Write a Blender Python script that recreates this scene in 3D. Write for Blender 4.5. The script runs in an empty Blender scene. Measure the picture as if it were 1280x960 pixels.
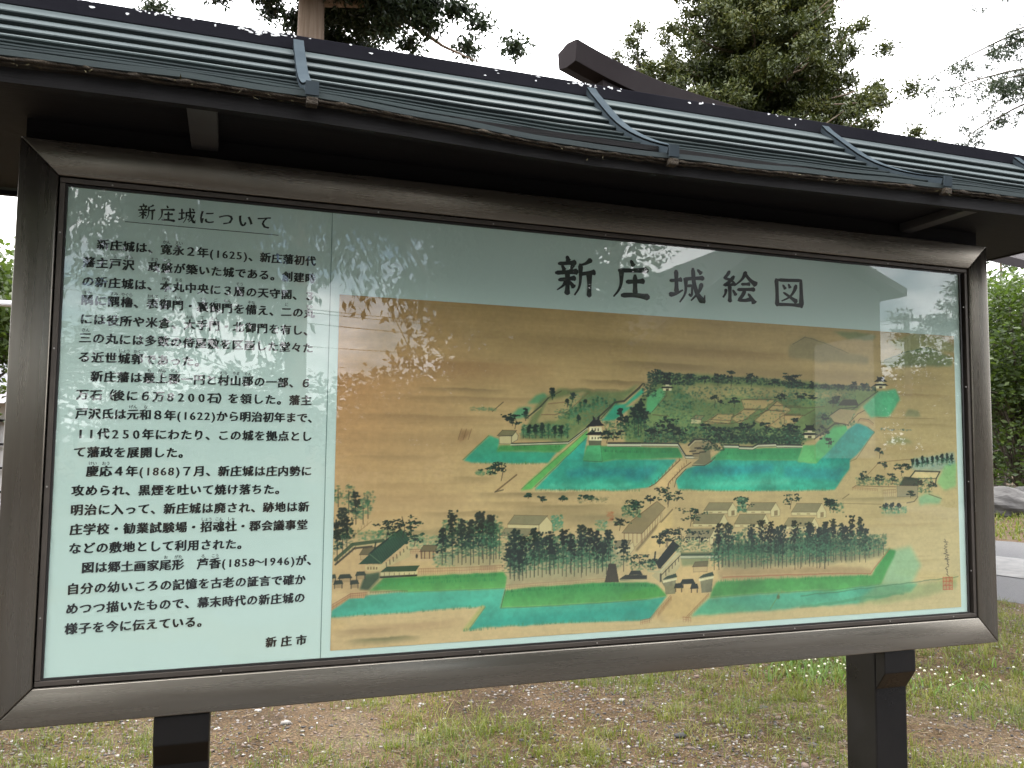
import bpy, bmesh, math, random
import numpy as np
from mathutils import Vector, Matrix

# ================================================================== camera, sky, sun, exposure
scene = bpy.context.scene
COL = scene.collection
GZ = 0.95                               # height of the glass's lower edge above the ground
# the camera (recovered from the board's four corners); the board's face is the plane y = 0, its lower left glass corner is x = 0, z = GZ
CR = np.array([[0.9460388425, -0.3238668600, 0.0109893323], [0.0337344208, 0.0646995278, -0.9973344273], [0.3222925647, 0.9438878260, 0.0721337297]])
CC = np.array([0.3302445191, -1.8881555849, 0.4767127723])
def trace_to_board(u, v):               # a point of the printed face as measured on the photograph -> metres on the board
    d = CR.T @ np.array([(u-640)/1030., (v-480)/1030., 1.])
    k = -CC[1]/d[1]
    return CC[0]+k*d[0], CC[2]+k*d[2]
cam_d = bpy.data.cameras.new('camera'); cam = bpy.data.objects.new('camera', cam_d); COL.objects.link(cam)
cam_d.sensor_width = 36.; cam_d.lens = 36.*1030/1280; cam_d.clip_start = .02; cam_d.clip_end = 2000
M = Matrix.Identity(4)
for i in range(3):
    M[i][0] = CR[0][i]; M[i][1] = -CR[1][i]; M[i][2] = -CR[2][i]
M[0][3], M[1][3], M[2][3] = CC[0], CC[1], CC[2]+GZ
cam.matrix_world = M
scene.camera = cam
SUN_EL, SUN_AZ = math.radians(56), math.radians(28)      # azimuth from +Y (behind the board) towards +X
sun_d = bpy.data.lights.new('sun', 'SUN'); sun_d.energy = 1.5; sun_d.angle = math.radians(10); sun_d.color = (1., .95, .87)
sun = bpy.data.objects.new('sun', sun_d); COL.objects.link(sun)
sdir = Vector((math.sin(SUN_AZ)*math.cos(SUN_EL), math.cos(SUN_AZ)*math.cos(SUN_EL), math.sin(SUN_EL)))
sun.rotation_euler = (-sdir).to_track_quat('-Z', 'Y').to_euler(); sun.location = sdir*50
world = bpy.data.worlds.new('World'); scene.world = world; world.use_nodes = True
nt = world.node_tree; nt.nodes.clear()
def N(nt, t, **k):
    n = nt.nodes.new(t)
    for a, b in k.items():
        if a.startswith('i_'): n.inputs[a[2:].replace('_', ' ')].default_value = b
        else: setattr(n, a, b)
    return n
L = nt.links.new
sky = N(nt, 'ShaderNodeTexSky', sky_type='NISHITA', sun_disc=False, sun_elevation=SUN_EL, sun_rotation=SUN_AZ, air_density=1.2, dust_density=1.5)
tc = N(nt, 'ShaderNodeTexCoord')
mp = N(nt, 'ShaderNodeMapping'); mp.inputs['Scale'].default_value = (1., 1., 2.2); mp.inputs['Location'].default_value = (.35, .2, .1)
L(tc.outputs['Generated'], mp.inputs['Vector'])
nz = N(nt, 'ShaderNodeTexNoise'); nz.inputs['Scale'].default_value = 2.3; nz.inputs['Detail'].default_value = 9; nz.inputs['Roughness'].default_value = .58
L(mp.outputs['Vector'], nz.inputs['Vector'])
sp = N(nt, 'ShaderNodeSeparateXYZ'); L(tc.outputs['Generated'], sp.inputs[0])
ma = N(nt, 'ShaderNodeMath', operation='MULTIPLY_ADD'); ma.inputs[1].default_value = .20; L(sp.outputs['Y'], ma.inputs[0]); L(nz.outputs['Fac'], ma.inputs[2])
cr = N(nt, 'ShaderNodeValToRGB'); cr.color_ramp.elements[0].position = .25; cr.color_ramp.elements[1].position = .36
L(ma.outputs[0], cr.inputs['Fac'])
cl = N(nt, 'ShaderNodeValToRGB'); cl.color_ramp.elements[0].color = (10., 10.1, 10.5, 1); cl.color_ramp.elements[1].color = (15., 14.9, 14.9, 1)
cl.color_ramp.elements[0].position = .38; cl.color_ramp.elements[1].position = .62
L(nz.outputs['Fac'], cl.inputs['Fac'])
mx = N(nt, 'ShaderNodeMix', data_type='RGBA'); L(cr.outputs['Color'], mx.inputs['Factor']); L(sky.outputs['Color'], mx.inputs['A']); L(cl.outputs['Color'], mx.inputs['B'])
zb = N(nt, 'ShaderNodeMapRange'); zb.inputs['From Min'].default_value = .25; zb.inputs['From Max'].default_value = .95; zb.inputs['To Min'].default_value = .9; zb.inputs['To Max'].default_value = 1.7    # overcast is brightest overhead
L(sp.outputs['Z'], zb.inputs['Value'])
zm = N(nt, 'ShaderNodeVectorMath', operation='SCALE'); L(mx.outputs['Result'], zm.inputs[0]); L(zb.outputs[0], zm.inputs['Scale'])
bg = N(nt, 'ShaderNodeBackground'); bg.inputs['Strength'].default_value = .15; L(zm.outputs[0], bg.inputs['Color'])
wo = N(nt, 'ShaderNodeOutputWorld'); L(bg.outputs[0], wo.inputs[0])
vs = scene.view_settings; vs.view_transform = 'Standard'; vs.look = 'None'; vs.gamma = 1.; vs.use_curve_mapping = False
vs.exposure = 1.5
scene.cycles.max_bounces = 8; scene.cycles.transparent_max_bounces = 16; scene.cycles.caustics_reflective = False; scene.cycles.caustics_refractive = False
scene.cycles.use_denoising = True

# ================================================================== helpers
def tag(o, label=None, cat=None, group=None, kind=None):
    if label: o['label'] = label
    if cat: o['category'] = cat
    if group: o['group'] = group
    if kind: o['kind'] = kind
    return o
def empty(name, loc, label=None, cat=None, group=None):
    o = bpy.data.objects.new(name, None); COL.objects.link(o); o.location = loc; o.empty_display_size = .1
    return tag(o, label, cat, group)
def link(name, me, mat, parent=None, smooth=False):
    if mat: me.materials.append(mat)
    if smooth: me.polygons.foreach_set('use_smooth', [True]*len(me.polygons))
    o = bpy.data.objects.new(name, me); COL.objects.link(o)
    if parent:
        o.parent = parent
        p = parent; off = Vector((0, 0, 0))
        while p: off += p.location; p = p.parent
        o.location = -off                # children are modelled in world coordinates
    return o
def np_mesh(name, V, F):                # V (n,3) floats, F (m,k) ints of one polygon size
    V = np.asarray(V, np.float32); F = np.asarray(F, np.int32)
    me = bpy.data.meshes.new(name); k = F.shape[1]
    me.vertices.add(len(V)); me.vertices.foreach_set('co', V.ravel())
    me.loops.add(F.size); me.loops.foreach_set('vertex_index', F.ravel())
    me.polygons.add(len(F)); me.polygons.foreach_set('loop_start', np.arange(0, F.size, k, dtype=np.int32)); me.polygons.foreach_set('loop_total', np.full(len(F), k, np.int32))
    me.update(calc_edges=True); return me
class MB:
    def __init__(s): s.v = []; s.f = []
    def add(s, v, f):
        b = len(s.v); s.v += [tuple(p) for p in v]; s.f += [tuple(b+i for i in q) for q in f]; return s
    def box(s, x0, x1, y0, y1, z0, z1):
        return s.add([(x0, y0, z0), (x1, y0, z0), (x1, y1, z0), (x0, y1, z0), (x0, y0, z1), (x1, y0, z1), (x1, y1, z1), (x0, y1, z1)],
                     [(0, 3, 2, 1), (4, 5, 6, 7), (0, 1, 5, 4), (1, 2, 6, 5), (2, 3, 7, 6), (3, 0, 4, 7)])
    def hexa(s, a, b):                   # two matching quads (near, far)
        return s.add(list(a)+list(b), [(0, 1, 2, 3), (7, 6, 5, 4), (0, 4, 5, 1), (1, 5, 6, 2), (2, 6, 7, 3), (3, 7, 4, 0)])
    def prism(s, poly, axis, a, b):      # polygon in the plane across axis, from a to b
        n = len(poly)
        def p(q, t): return (t, q[0], q[1]) if axis == 0 else ((q[0], t, q[1]) if axis == 1 else (q[0], q[1], t))
        return s.add([p(q, a) for q in poly]+[p(q, b) for q in poly], [tuple(range(n-1, -1, -1)), tuple(range(n, 2*n))]+[(i, (i+1) % n, n+(i+1) % n, n+i) for i in range(n)])
    def tube(s, pts, rad, seg=8):
        pts = [Vector(p) for p in pts]; n = len(pts); rings = []
        if not hasattr(rad, '__len__'): rad = [rad]*n
        for i, p in enumerate(pts):
            d = (pts[min(i+1, n-1)]-pts[max(i-1, 0)]).normalized()
            a = d.cross(Vector((.3, .2, 1)) if abs(d.z) < .9 else Vector((1, .1, 0))).normalized(); b = d.cross(a)
            rings.append([p+(a*math.cos(2*math.pi*k/seg)+b*math.sin(2*math.pi*k/seg))*rad[i] for k in range(seg)])
        v = [q for r in rings for q in r]; f = [(i*seg+k, i*seg+(k+1) % seg, (i+1)*seg+(k+1) % seg, (i+1)*seg+k) for i in range(n-1) for k in range(seg)]
        f += [tuple(range(seg-1, -1, -1)), tuple((n-1)*seg+k for k in range(seg))]
        return s.add(v, f)
    def build(s, name, mat, parent=None, bevel=0, smooth=False, seg=2):
        me = bpy.data.meshes.new(name); me.from_pydata(s.v, [], s.f)
        bm = bmesh.new(); bm.from_mesh(me)
        bmesh.ops.recalc_face_normals(bm, faces=bm.faces)
        if bevel: bmesh.ops.bevel(bm, geom=[e for e in bm.edges if len(e.link_faces) == 2 and e.calc_face_angle(0) > .35], offset=bevel, segments=seg, affect='EDGES', profile=.5)
        bm.to_mesh(me); bm.free()
        return link(name, me, mat, parent, smooth)

def ramp(nt, src, stops):
    r = nt.nodes.new('ShaderNodeValToRGB'); e = r.color_ramp.elements
    while len(e) < len(stops): e.new(.5)
    for k, (p, c) in zip(e, stops): k.position = p; k.color = tuple(c)+(1,) if len(c) == 3 else c
    nt.links.new(src, r.inputs['Fac']); return r.outputs['Color']
def noise(nt, scale, detail=6, rough=.55, stretch=None, coord='Object'):
    t = nt.nodes.new('ShaderNodeTexCoord'); n = nt.nodes.new('ShaderNodeTexNoise')
    n.inputs['Scale'].default_value = scale; n.inputs['Detail'].default_value = detail; n.inputs['Roughness'].default_value = rough
    if stretch:
        m = nt.nodes.new('ShaderNodeMapping'); m.inputs['Scale'].default_value = stretch; nt.links.new(t.outputs[coord], m.inputs['Vector']); nt.links.new(m.outputs['Vector'], n.inputs['Vector'])
    else: nt.links.new(t.outputs[coord], n.inputs['Vector'])
    return n.outputs['Fac']
def mixc(nt, fac, a, b, mode='MIX'):
    m = nt.nodes.new('ShaderNodeMix'); m.data_type = 'RGBA'; m.blend_type = mode
    if hasattr(fac, 'default_value') and not isinstance(fac, float): nt.links.new(fac, m.inputs['Factor'])
    else: m.inputs['Factor'].default_value = fac
    for s, k in ((a, 'A'), (b, 'B')):
        if isinstance(s, tuple): m.inputs[k].default_value = s+(1,)
        else: nt.links.new(s, m.inputs[k])
    return m.outputs['Result']
def mat(name, base=(.5, .5, .5), rough=.5, metal=0., var=None, scale=8., stretch=None, bump=0., bscale=60., spec=.5, wear=None, rvar=0.):
    m = bpy.data.materials.new(name); m.use_nodes = True; nt = m.node_tree; p = nt.nodes['Principled BSDF']
    p.inputs['Roughness'].default_value = rough; p.inputs['Metallic'].default_value = metal; p.inputs['Specular IOR Level'].default_value = spec
    c = None
    if var: c = ramp(nt, noise(nt, scale, 7, .6, stretch), [(.3, base), (.7, var)])
    if wear:                             # (colour, scale, threshold)
        w = ramp(nt, noise(nt, wear[1], 8, .65), [(wear[2], (0, 0, 0)), (wear[2]+.05, (1, 1, 1))])
        c = mixc(nt, w, c if c else base, wear[0])
    if c: nt.links.new(c, p.inputs['Base Color'])
    else: p.inputs['Base Color'].default_value = base+(1,)
    if rvar:
        r = nt.nodes.new('ShaderNodeMapRange'); r.inputs['From Min'].default_value = .3; r.inputs['From Max'].default_value = .7; r.inputs['To Min'].default_value = rough-rvar; r.inputs['To Max'].default_value = rough+rvar
        nt.links.new(noise(nt, scale*.7, 5, .6, stretch), r.inputs['Value']); nt.links.new(r.outputs[0], p.inputs['Roughness'])
    if bump:
        b = nt.nodes.new('ShaderNodeBump'); b.inputs['Strength'].default_value = bump; b.inputs['Distance'].default_value = .01
        nt.links.new(noise(nt, bscale, 5, .6, stretch), b.inputs['Height']); nt.links.new(b.outputs[0], p.inputs['Normal'])
    return m
def leaf_mat(name, stops, trans=.35, rough=.5, seed=0.):
    m = bpy.data.materials.new(name); m.use_nodes = True; nt = m.node_tree; nt.nodes.clear()
    g = nt.nodes.new('ShaderNodeNewGeometry'); ns = noise(nt, .9, 4, .6)
    a = nt.nodes.new('ShaderNodeMath'); a.operation = 'MULTIPLY_ADD'; a.inputs[1].default_value = .5; nt.links.new(g.outputs['Random Per Island'], a.inputs[0])
    b = nt.nodes.new('ShaderNodeMath'); b.operation = 'MULTIPLY_ADD'; b.inputs[1].default_value = 1.1; b.inputs[2].default_value = -.3; nt.links.new(ns, b.inputs[0]); nt.links.new(b.outputs[0], a.inputs[2])
    c = ramp(nt, a.outputs[0], stops)
    d = nt.nodes.new('ShaderNodeBsdfPrincipled'); d.inputs['Roughness'].default_value = rough; d.inputs['Specular IOR Level'].default_value = .35; nt.links.new(c, d.inputs['Base Color'])
    t = nt.nodes.new('ShaderNodeBsdfTranslucent'); nt.links.new(mixc(nt, .5, c, (.10, .16, .02), 'ADD') if trans > .3 else c, t.inputs['Color'])
    s = nt.nodes.new('ShaderNodeMixShader'); s.inputs[0].default_value = trans; nt.links.new(d.outputs[0], s.inputs[1]); nt.links.new(t.outputs[0], s.inputs[2])
    o = nt.nodes.new('ShaderNodeOutputMaterial'); nt.links.new(s.outputs[0], o.inputs[0]); return m
RNG = np.random.RandomState(5)
def rand_dirs(n, r=RNG):
    d = r.randn(n, 3); return d/np.linalg.norm(d, axis=1)[:, None]
def leaf_verts(P, D, S, Wd, r=RNG, fold=.25):      # a folded diamond leaf at every point P, along D, S long, Wd wide
    n = len(P); D = D/np.linalg.norm(D, axis=1)[:, None]
    U = np.cross(D, rand_dirs(n, r)); U /= np.linalg.norm(U, axis=1)[:, None]; W = np.cross(D, U)
    S = np.broadcast_to(S, n)[:, None]; Wd = np.broadcast_to(Wd, n)[:, None]
    a = P; c = P+D*S; m = P+D*S*.45
    V = np.stack([a, m+U*Wd*.5+W*Wd*fold, c, m-U*Wd*.5+W*Wd*fold], 1).reshape(-1, 3)
    return V, np.arange(4*n).reshape(-1, 4)
def join(parts):
    V = []; F = []; b = 0
    for v, f in parts: V.append(v); F.append(f+b); b += len(v)
    return np.concatenate(V), np.concatenate(F)

def brushed(name, base, var, rough, tangent, seed):
    m = mat(name, base, rough, .85, var=var, scale=4, stretch=(.6, 1, 14) if tangent[2] else (14, 1, .6), rvar=.06, wear=((.27, .245, .21), 38, .71))
    p = m.node_tree.nodes['Principled BSDF']; p.inputs['Anisotropic'].default_value = .6
    c = m.node_tree.nodes.new('ShaderNodeCombineXYZ')
    for i in range(3): c.inputs[i].default_value = tangent[i]
    m.node_tree.links.new(c.outputs[0], p.inputs['Tangent']); return m

# ================================================================== ground, road
m_soil = bpy.data.materials.new('gravelly soil'); m_soil.use_nodes = True
def _soil():
    nt = m_soil.node_tree; p = nt.nodes['Principled BSDF']; p.inputs['Roughness'].default_value = .95; p.inputs['Specular IOR Level'].default_value = .15
    a = ramp(nt, noise(nt, 1.4, 7, .62), [(.34, (.040, .026, .013)), (.5, (.080, .052, .027)), (.62, (.095, .071, .045)), (.75, (.058, .060, .018))])
    f = ramp(nt, noise(nt, 85, 6, .75), [(.32, (.22, .21, .20)), (.5, (.85, .85, .85)), (.68, (2.2, 2.1, 2.0))])
    c = mixc(nt, 1., a, f, 'MULTIPLY'); nt.links.new(c, p.inputs['Base Color'])
    b = nt.nodes.new('ShaderNodeBump'); b.inputs['Strength'].default_value = .9; b.inputs['Distance'].default_value = .02; nt.links.new(noise(nt, 70, 6, .7), b.inputs['Height']); nt.links.new(b.outputs[0], p.inputs['Normal'])
_soil()
def gh(x, y):                           # height of the ground
    return .022*np.sin(1.7*x+.6)*np.cos(1.3*y)+.012*np.sin(4.1*x+2*y)+.008*np.sin(9*y-3*x)
def grid_sheet(xs, ys, zf):
    X, Y = np.meshgrid(xs, ys); Z = zf(X, Y); nx, ny = len(xs), len(ys)
    i = np.arange(nx*ny).reshape(ny, nx)
    return np.stack([X, Y, Z], -1).reshape(-1, 3), np.stack([i[:-1, :-1], i[:-1, 1:], i[1:, 1:], i[1:, :-1]], -1).reshape(-1, 4)
xs = np.concatenate([np.linspace(-400, -20, 12), np.linspace(-19, -3, 20), np.linspace(-2.8, 9, 120), np.linspace(9.5, 40, 30), np.linspace(50, 400, 10)])
ys = np.concatenate([np.linspace(-400, -30, 10), np.linspace(-28, -2, 30), np.linspace(-1.8, 8, 100), np.linspace(8.5, 40, 30), np.linspace(50, 400, 10)])
# the road runs obliquely behind the board, far to the right
RP = np.array([8.9, 5.75]); RD = np.array([.30, -.954]); RD /= np.linalg.norm(RD); RN = np.array([RD[1], -RD[0]])*-1
def road_s(x, y): return (x-8.9)*RN[0]+(y-5.75)*RN[1]     # signed distance beyond the road's near edge
def zg(x, y):
    near = np.clip(1-np.hypot(x-2, y-2)/14, 0, 1)
    s = road_s(x, y); flat = np.clip(1-np.abs(s-1.)/3.6, 0, 1)*4; flat = np.clip(flat, 0, 1)
    return gh(x, y)*np.clip(near*2, .2, 1)*(1-flat)-.05*flat+.12*np.clip((s-4.4)/2., 0, 1)
V, F = grid_sheet(xs, ys, zg)
tag(link('ground', np_mesh('ground', V, F), m_soil, smooth=True), kind='structure')
m_asph = mat('old asphalt', (.045, .044, .047), .9, var=(.065, .064, .066), scale=30, bump=.3, bscale=200)
m_conc = mat('pale concrete', (.08, .079, .077), .85, var=(.15, .147, .142), scale=6, bump=.1)
def road_strip(name, s0, s1, z, m, l0=-60, l1=30, th=.0):
    t = np.linspace(l0, l1, 60); bend = .0009*t*t
    A = np.stack([RP[0]+RD[0]*t+RN[0]*(s0+bend), RP[1]+RD[1]*t+RN[1]*(s0+bend), np.full(60, z)], 1); B = A.copy(); B[:, 0] += RN[0]*(s1-s0); B[:, 1] += RN[1]*(s1-s0)
    V = np.concatenate([A, B]); i = np.arange(59); F = np.stack([i, i+1, i+61, i+60], 1)
    return tag(link(name, np_mesh(name, V, F[:, ::-1]), m), kind='structure')
road_strip('road', -1.85, 3.75, -.035, m_asph)
road_strip('pavement', -.2, 1.6, -.027, m_conc)

tag(link('lane', np_mesh('lane', np.array([(-60, -10.5, .012), (60, -10.5, .012), (60, -.55, .012), (-60, -.55, .012)]), [[0, 1, 2, 3]]), mat('added dark lane asphalt', (.035, .035, .037), .9, var=(.05, .05, .051), scale=20, bump=.3, bscale=200)), kind='structure')  # unseen asphalt lane, added dark to cut light bounced onto the board
# loose stones, grass and clover on the ground the board stands on
r = np.random.RandomState(8)
def pnoise(x, y, s, seed):
    q = np.random.RandomState(seed); f = q.randn(7, 2)*s; ph = q.rand(7)*6.28
    return sum(np.sin(x*a+y*b+c) for (a, b), c in zip(f, ph))/7
def spots(n, x0, x1, y0, y1, dens):
    x = x0+(x1-x0)*r.rand(n*6); y = y0+(y1-y0)*r.rand(n*6); k = r.rand(n*6) < dens(x, y)
    return x[k][:n], y[k][:n]
def view_x(n, dens, near=.35, far=7.5):      # more of them close to the board, along the wedge of ground that shows
    y = near+(far-near)*r.rand(n*5)**1.7; x = -1.7+(3.4+1.15*y+4.)*r.rand(n*5); k = (r.rand(n*5) < dens(x, y)) & (road_s(x, y) < -2.0)
    return x[k][:n], y[k][:n]
ico = bmesh.new(); bmesh.ops.create_icosphere(ico, subdivisions=1, radius=1.)
IV = np.array([v.co[:] for v in ico.verts]); IF = np.array([[v.index for v in f.verts] for f in ico.faces]); ico.free()
def stones(n, smin, smax, dens, p=2.5):
    x, y = view_x(n, dens); n = len(x); s = smin+(smax-smin)*r.rand(n)**p
    V = np.repeat(IV[None], n, 0)*(1+.28*r.randn(n, len(IV), 1)*.8); V *= (s[:, None]*np.stack([np.ones(n), .6+.5*r.rand(n), .35+.35*r.rand(n)], 1)*np.ones((n, 3)))[:, None]
    a = r.rand(n)*6.28; c, q = np.cos(a)[:, None], np.sin(a)[:, None]; X = V[..., 0]*c-V[..., 1]*q; Y = V[..., 0]*q+V[..., 1]*c
    V = np.stack([X+x[:, None], Y+y[:, None], V[..., 2]+(zg(x, y)+s*.12)[:, None]], -1)
    return V.reshape(-1, 3), (IF[None]+(np.arange(n)*len(IV))[:, None, None]).reshape(-1, 3)
def stone_mat():
    m = bpy.data.materials.new('mixed gravel'); m.use_nodes = True; nt = m.node_tree; p = nt.nodes['Principled BSDF']; p.inputs['Roughness'].default_value = .85; p.inputs['Specular IOR Level'].default_value = .25
    g = nt.nodes.new('ShaderNodeNewGeometry')
    c = ramp(nt, g.outputs['Random Per Island'], [(.0, (.035, .034, .034)), (.25, (.08, .072, .063)), (.5, (.135, .098, .078)), (.7, (.11, .075, .055)), (.88, (.21, .195, .18)), (1., (.36, .345, .32))])
    nt.links.new(mixc(nt, .6, c, ramp(nt, noise(nt, 90, 4), [(.3, (.6, .6, .6)), (.7, (1.2, 1.2, 1.2))]), 'MULTIPLY'), p.inputs['Base Color']); return m
V, F = join([stones(110000, .003, .012, lambda x, y: np.clip(.62+1.3*pnoise(x, y, 1.6, 3), .18, 1)), stones(1400, .010, .020, lambda x, y: .7+0*x), stones(420, .014, .030, lambda x, y: np.clip(.4+1.5*pnoise(x, y, 1.2, 3), .03, 1), 3)])
tag(link('gravel', np_mesh('gravel', V, F), stone_mat()), 'loose mixed grey and reddish gravel scattered over bare soil', 'gravel', kind='stuff')
def gdens(x, y): return np.clip(.22+1.9*(pnoise(x, y, 2.2, 17)+.1)+.3*(x > 3.2)*(x < 7)*(y < 4)+.5*(x < .3), .03, 1)
def blades(x, y, hmin, hmax, w, lean, per=1):
    n = len(x); z = zg(x, y); h = hmin+(hmax-hmin)*r.rand(n)**1.6; a = r.rand(n)*6.28; l = np.abs(r.randn(n))*lean*h+.15*h
    d = np.stack([np.cos(a), np.sin(a)], 1); sd = np.stack([-d[:, 1], d[:, 0]], 1)*w*(.6+.8*r.rand(n))[:, None]
    b = np.stack([x, y], 1)
    def P(t, q, k): return np.concatenate([b+d*(l*t**2)[:, None]+sd*k*q, (z+h*t*(1-.25*t*np.minimum(l/h, 1.5)))[:, None]], 1)
    one = np.ones(n)
    V = np.stack([P(0*one, 1, 1), P(0*one, 1, -1), P(.5*one, 1, .85), P(.5*one, 1, -.85), P(one, 1, .12), P(one, 1, -.12)], 1).reshape(-1, 3)
    i = np.arange(n)*6
    return V, np.concatenate([np.stack([i, i+1, i+3, i+2], 1), np.stack([i+2, i+3, i+5, i+4], 1)])
def tuft_xy(nt_, per, dens, spread):
    x, y = view_x(nt_, dens); k = r.poisson(per, len(x))+3
    return np.repeat(x, k)+r.randn(k.sum())*spread*.6, np.repeat(y, k)+r.randn(k.sum())*spread*.6
m_grass = leaf_mat('grass blades', [(.1, (.028, .046, .004)), (.35, (.068, .088, .007)), (.65, (.125, .128, .014)), (1., (.19, .15, .045))], .35, .5)
x1, y1 = tuft_xy(5600, 10, lambda x, y: np.clip(gdens(x, y)*1.2-.12, .01, 1), .04); x2, y2 = view_x(60000, lambda x, y: gdens(x, y)*.8+.1)
V, F = join([blades(x1, y1, .02, .095, .0018, .75), blades(x2, y2, .008, .04, .0019, .9)])
tag(link('grass', np_mesh('grass', V, F), m_grass), 'patchy yellow green grass tufts growing through the gravel', 'grass', kind='stuff')
m_straw = leaf_mat('dry straw', [(.1, (.07, .05, .026)), (.5, (.13, .098, .052)), (.9, (.22, .17, .10))], .2, .7)
x3, y3 = view_x(24000, lambda x, y: np.clip(.45-1.5*pnoise(x, y, 1.3, 17), .1, 1))
n = len(x3); a = r.rand(n)*6.28; V, F = leaf_verts(np.stack([x3, y3, zg(x3, y3)+.006+.01*r.rand(n)], 1), np.stack([np.cos(a), np.sin(a), .12*r.randn(n)], 1), .02+.07*r.rand(n), .003+.003*r.rand(n), r)
tag(link('dry_grass', np_mesh('dry_grass', V, F), m_straw), 'dead straw and pine litter lying on the soil', 'dry grass', kind='stuff')
def clover():
    def dens(x, y): return np.clip(1.1-np.hypot((x-4.0)/.55, (y-2.6)/.45), 0, 1)+np.clip(.8-np.hypot((x-4.5)/.6, (y-2.1)/.35), 0, 1)*.6+.015*(x > 4)*(x < 6.5)*(y < 3.2)
    x, y = spots(330, 2.8, 6.8, 1.1, 3.8, dens); n = len(x); z = zg(x, y)+.04+.055*r.rand(n); s = .0055+.004*r.rand(n)
    V = IV[None]*np.stack([s, s, s*.8], 1)[:, None]+np.stack([x, y, z], 1)[:, None]; F = (IF[None]+(np.arange(n)*len(IV))[:, None, None]).reshape(-1, 3)
    fl = np_mesh('white_clover', V.reshape(-1, 3), F)
    o = tag(link('white_clover', fl, mat('clover petals', (.42, .41, .30), .8)), 'white clover flowers among green leaves beside the right post', 'clover', kind='stuff')
    x, y = spots(3000, 2.8, 6.8, 1.1, 3.8, dens); n = len(x); V, F = blades(x, y, .03, .095, .0045, .6)
    link('clover_leaves', np_mesh('clover_leaves', V, F), leaf_mat('clover leaves', [(.1, (.05, .10, .02)), (.6, (.10, .17, .035)), (1., (.14, .22, .05))], .4), o)
clover()

# ================================================================== the notice board
m_alu = mat('bronze anodised aluminium', (.115, .100, .083), .40, .55, var=(.15, .133, .113), scale=5, stretch=(1, 1, 1), rvar=.07, wear=((.26, .23, .2), 46, .715), bump=.04, bscale=90)
m_alu_h = brushed('bronze aluminium brushed lengthwise', (.160, .145, .120), (.195, .177, .150), .27, (0, 0, 1), 1)
m_alu_v = brushed('bronze aluminium brushed upright', (.160, .145, .120), (.195, .177, .150), .28, (1, 0, 0), 2)
m_alu_d = mat('bronze glazing bead', (.07, .060, .052), .42, .5, var=(.10, .085, .072), scale=9)
m_gasket = mat('black rubber gasket', (.012, .011, .010), .6)
m_post = mat('black painted steel', (.0055, .005, .005), .34, .0, spec=.3, var=(.009, .008, .0075), scale=7, rvar=.1, wear=((.03, .027, .025), 24, .69), bump=.05, bscale=30)
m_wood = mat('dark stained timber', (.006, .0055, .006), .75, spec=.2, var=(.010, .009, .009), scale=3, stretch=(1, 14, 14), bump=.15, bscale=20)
m_panel = mat('pale blue green printed panel', (.61, .72, .675), .6, var=(.635, .742, .70), scale=1.2)
m_ink = mat('black printed ink', (.010, .010, .012), .55)
m_line = mat('thin grey green printed rule', (.13, .22, .20), .6)
m_roof = mat('weathered blue grey sheet metal', (.050, .059, .062), .6, .0, spec=.01, var=(.068, .084, .084), scale=2.2, stretch=(.5, 6, 6), rvar=.08, wear=((.06, .07, .075), 9, .66), bump=.06, bscale=25)
m_cap = mat('dark slate painted sheet metal', (.013, .0128, .0165), .65, .0, spec=.0, var=(.020, .0198, .024), scale=3, rvar=.05, bump=.05, bscale=40)
m_strap = mat('grey painted steel strap', (.034, .044, .052), .6, .0, spec=.0, var=(.048, .060, .068), scale=14)
m_flake = mat('bare patches of white primer', (.80, .80, .82), .8)
m_rot = mat('rotten brown eave edging', (.03, .022, .015), .95, var=(.065, .05, .032), scale=40, bump=.8, bscale=120)
m_arm = mat('dull grey steel arm', (.045, .043, .04), .6, .0, var=(.065, .062, .058), scale=9)
m_moss = mat('dry moss', (.06, .05, .02), .95, var=(.10, .085, .04), scale=60)
board = empty('notice_board', (1.2, .09, 0), 'large roofed notice board with an illustrated castle town map and Japanese text behind glass', 'notice board')
BX0, BX1 = 0., 2.3874
def P(x, y, z): return (x, y, GZ+z)
OX0, OX1, OZ0, OZ1 = -.0935, 2.4955, -.0915, 1.0915
IX0, IX1, IZ0, IZ1 = -.0215, 2.4225, -.0165, 1.0185
YF, YB = -.012, .075
def rail(o0, o1, i1, i0, m):               # outer edge o0-o1, inner edge i0-i1: a mitred rail
    b = MB(); b.hexa([P(q[0], YF, q[1]) for q in (o0, o1, i1, i0)], [P(q[0], YB, q[1]) for q in (o0, o1, i1, i0)])
    return b.build('frame_rail', m, board, .0028, True)
a, b_, c, d = (OX0, OZ0), (OX1, OZ0), (OX1, OZ1), (OX0, OZ1)
e, f, g, h = (IX0, IZ0), (IX1, IZ0), (IX1, IZ1), (IX0, IZ1)
g_ = .0006
rail((a[0]+g_, a[1]), (b_[0]-g_, b_[1]), (f[0]-g_, f[1]), (e[0]+g_, e[1]), m_alu_h); rail((d[0]+g_, d[1]), (c[0]-g_, c[1]), (g[0]-g_, g[1]), (h[0]+g_, h[1]), m_alu_h)
rail((a[0], a[1]+g_), (d[0], d[1]-g_), (h[0], h[1]-g_), (e[0], e[1]+g_), m_alu_v); rail((b_[0], b_[1]+g_), (c[0], c[1]-g_), (g[0], g[1]-g_), (f[0], f[1]+g_), m_alu_v)
def ring(name, x0, x1, z0, z1, w, ya, yb, m, par, bev=.0012):
    b = MB(); b.box(x0, x1, ya, yb, GZ+z0, GZ+z0+w); b.box(x0, x1, ya, yb, GZ+z1-w, GZ+z1); b.box(x0, x0+w, ya, yb, GZ+z0+w+.0004, GZ+z1-w-.0004); b.box(x1-w, x1, ya, yb, GZ+z0+w+.0004, GZ+z1-w-.0004)
    return b.build(name, m, par, bev)
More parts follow.
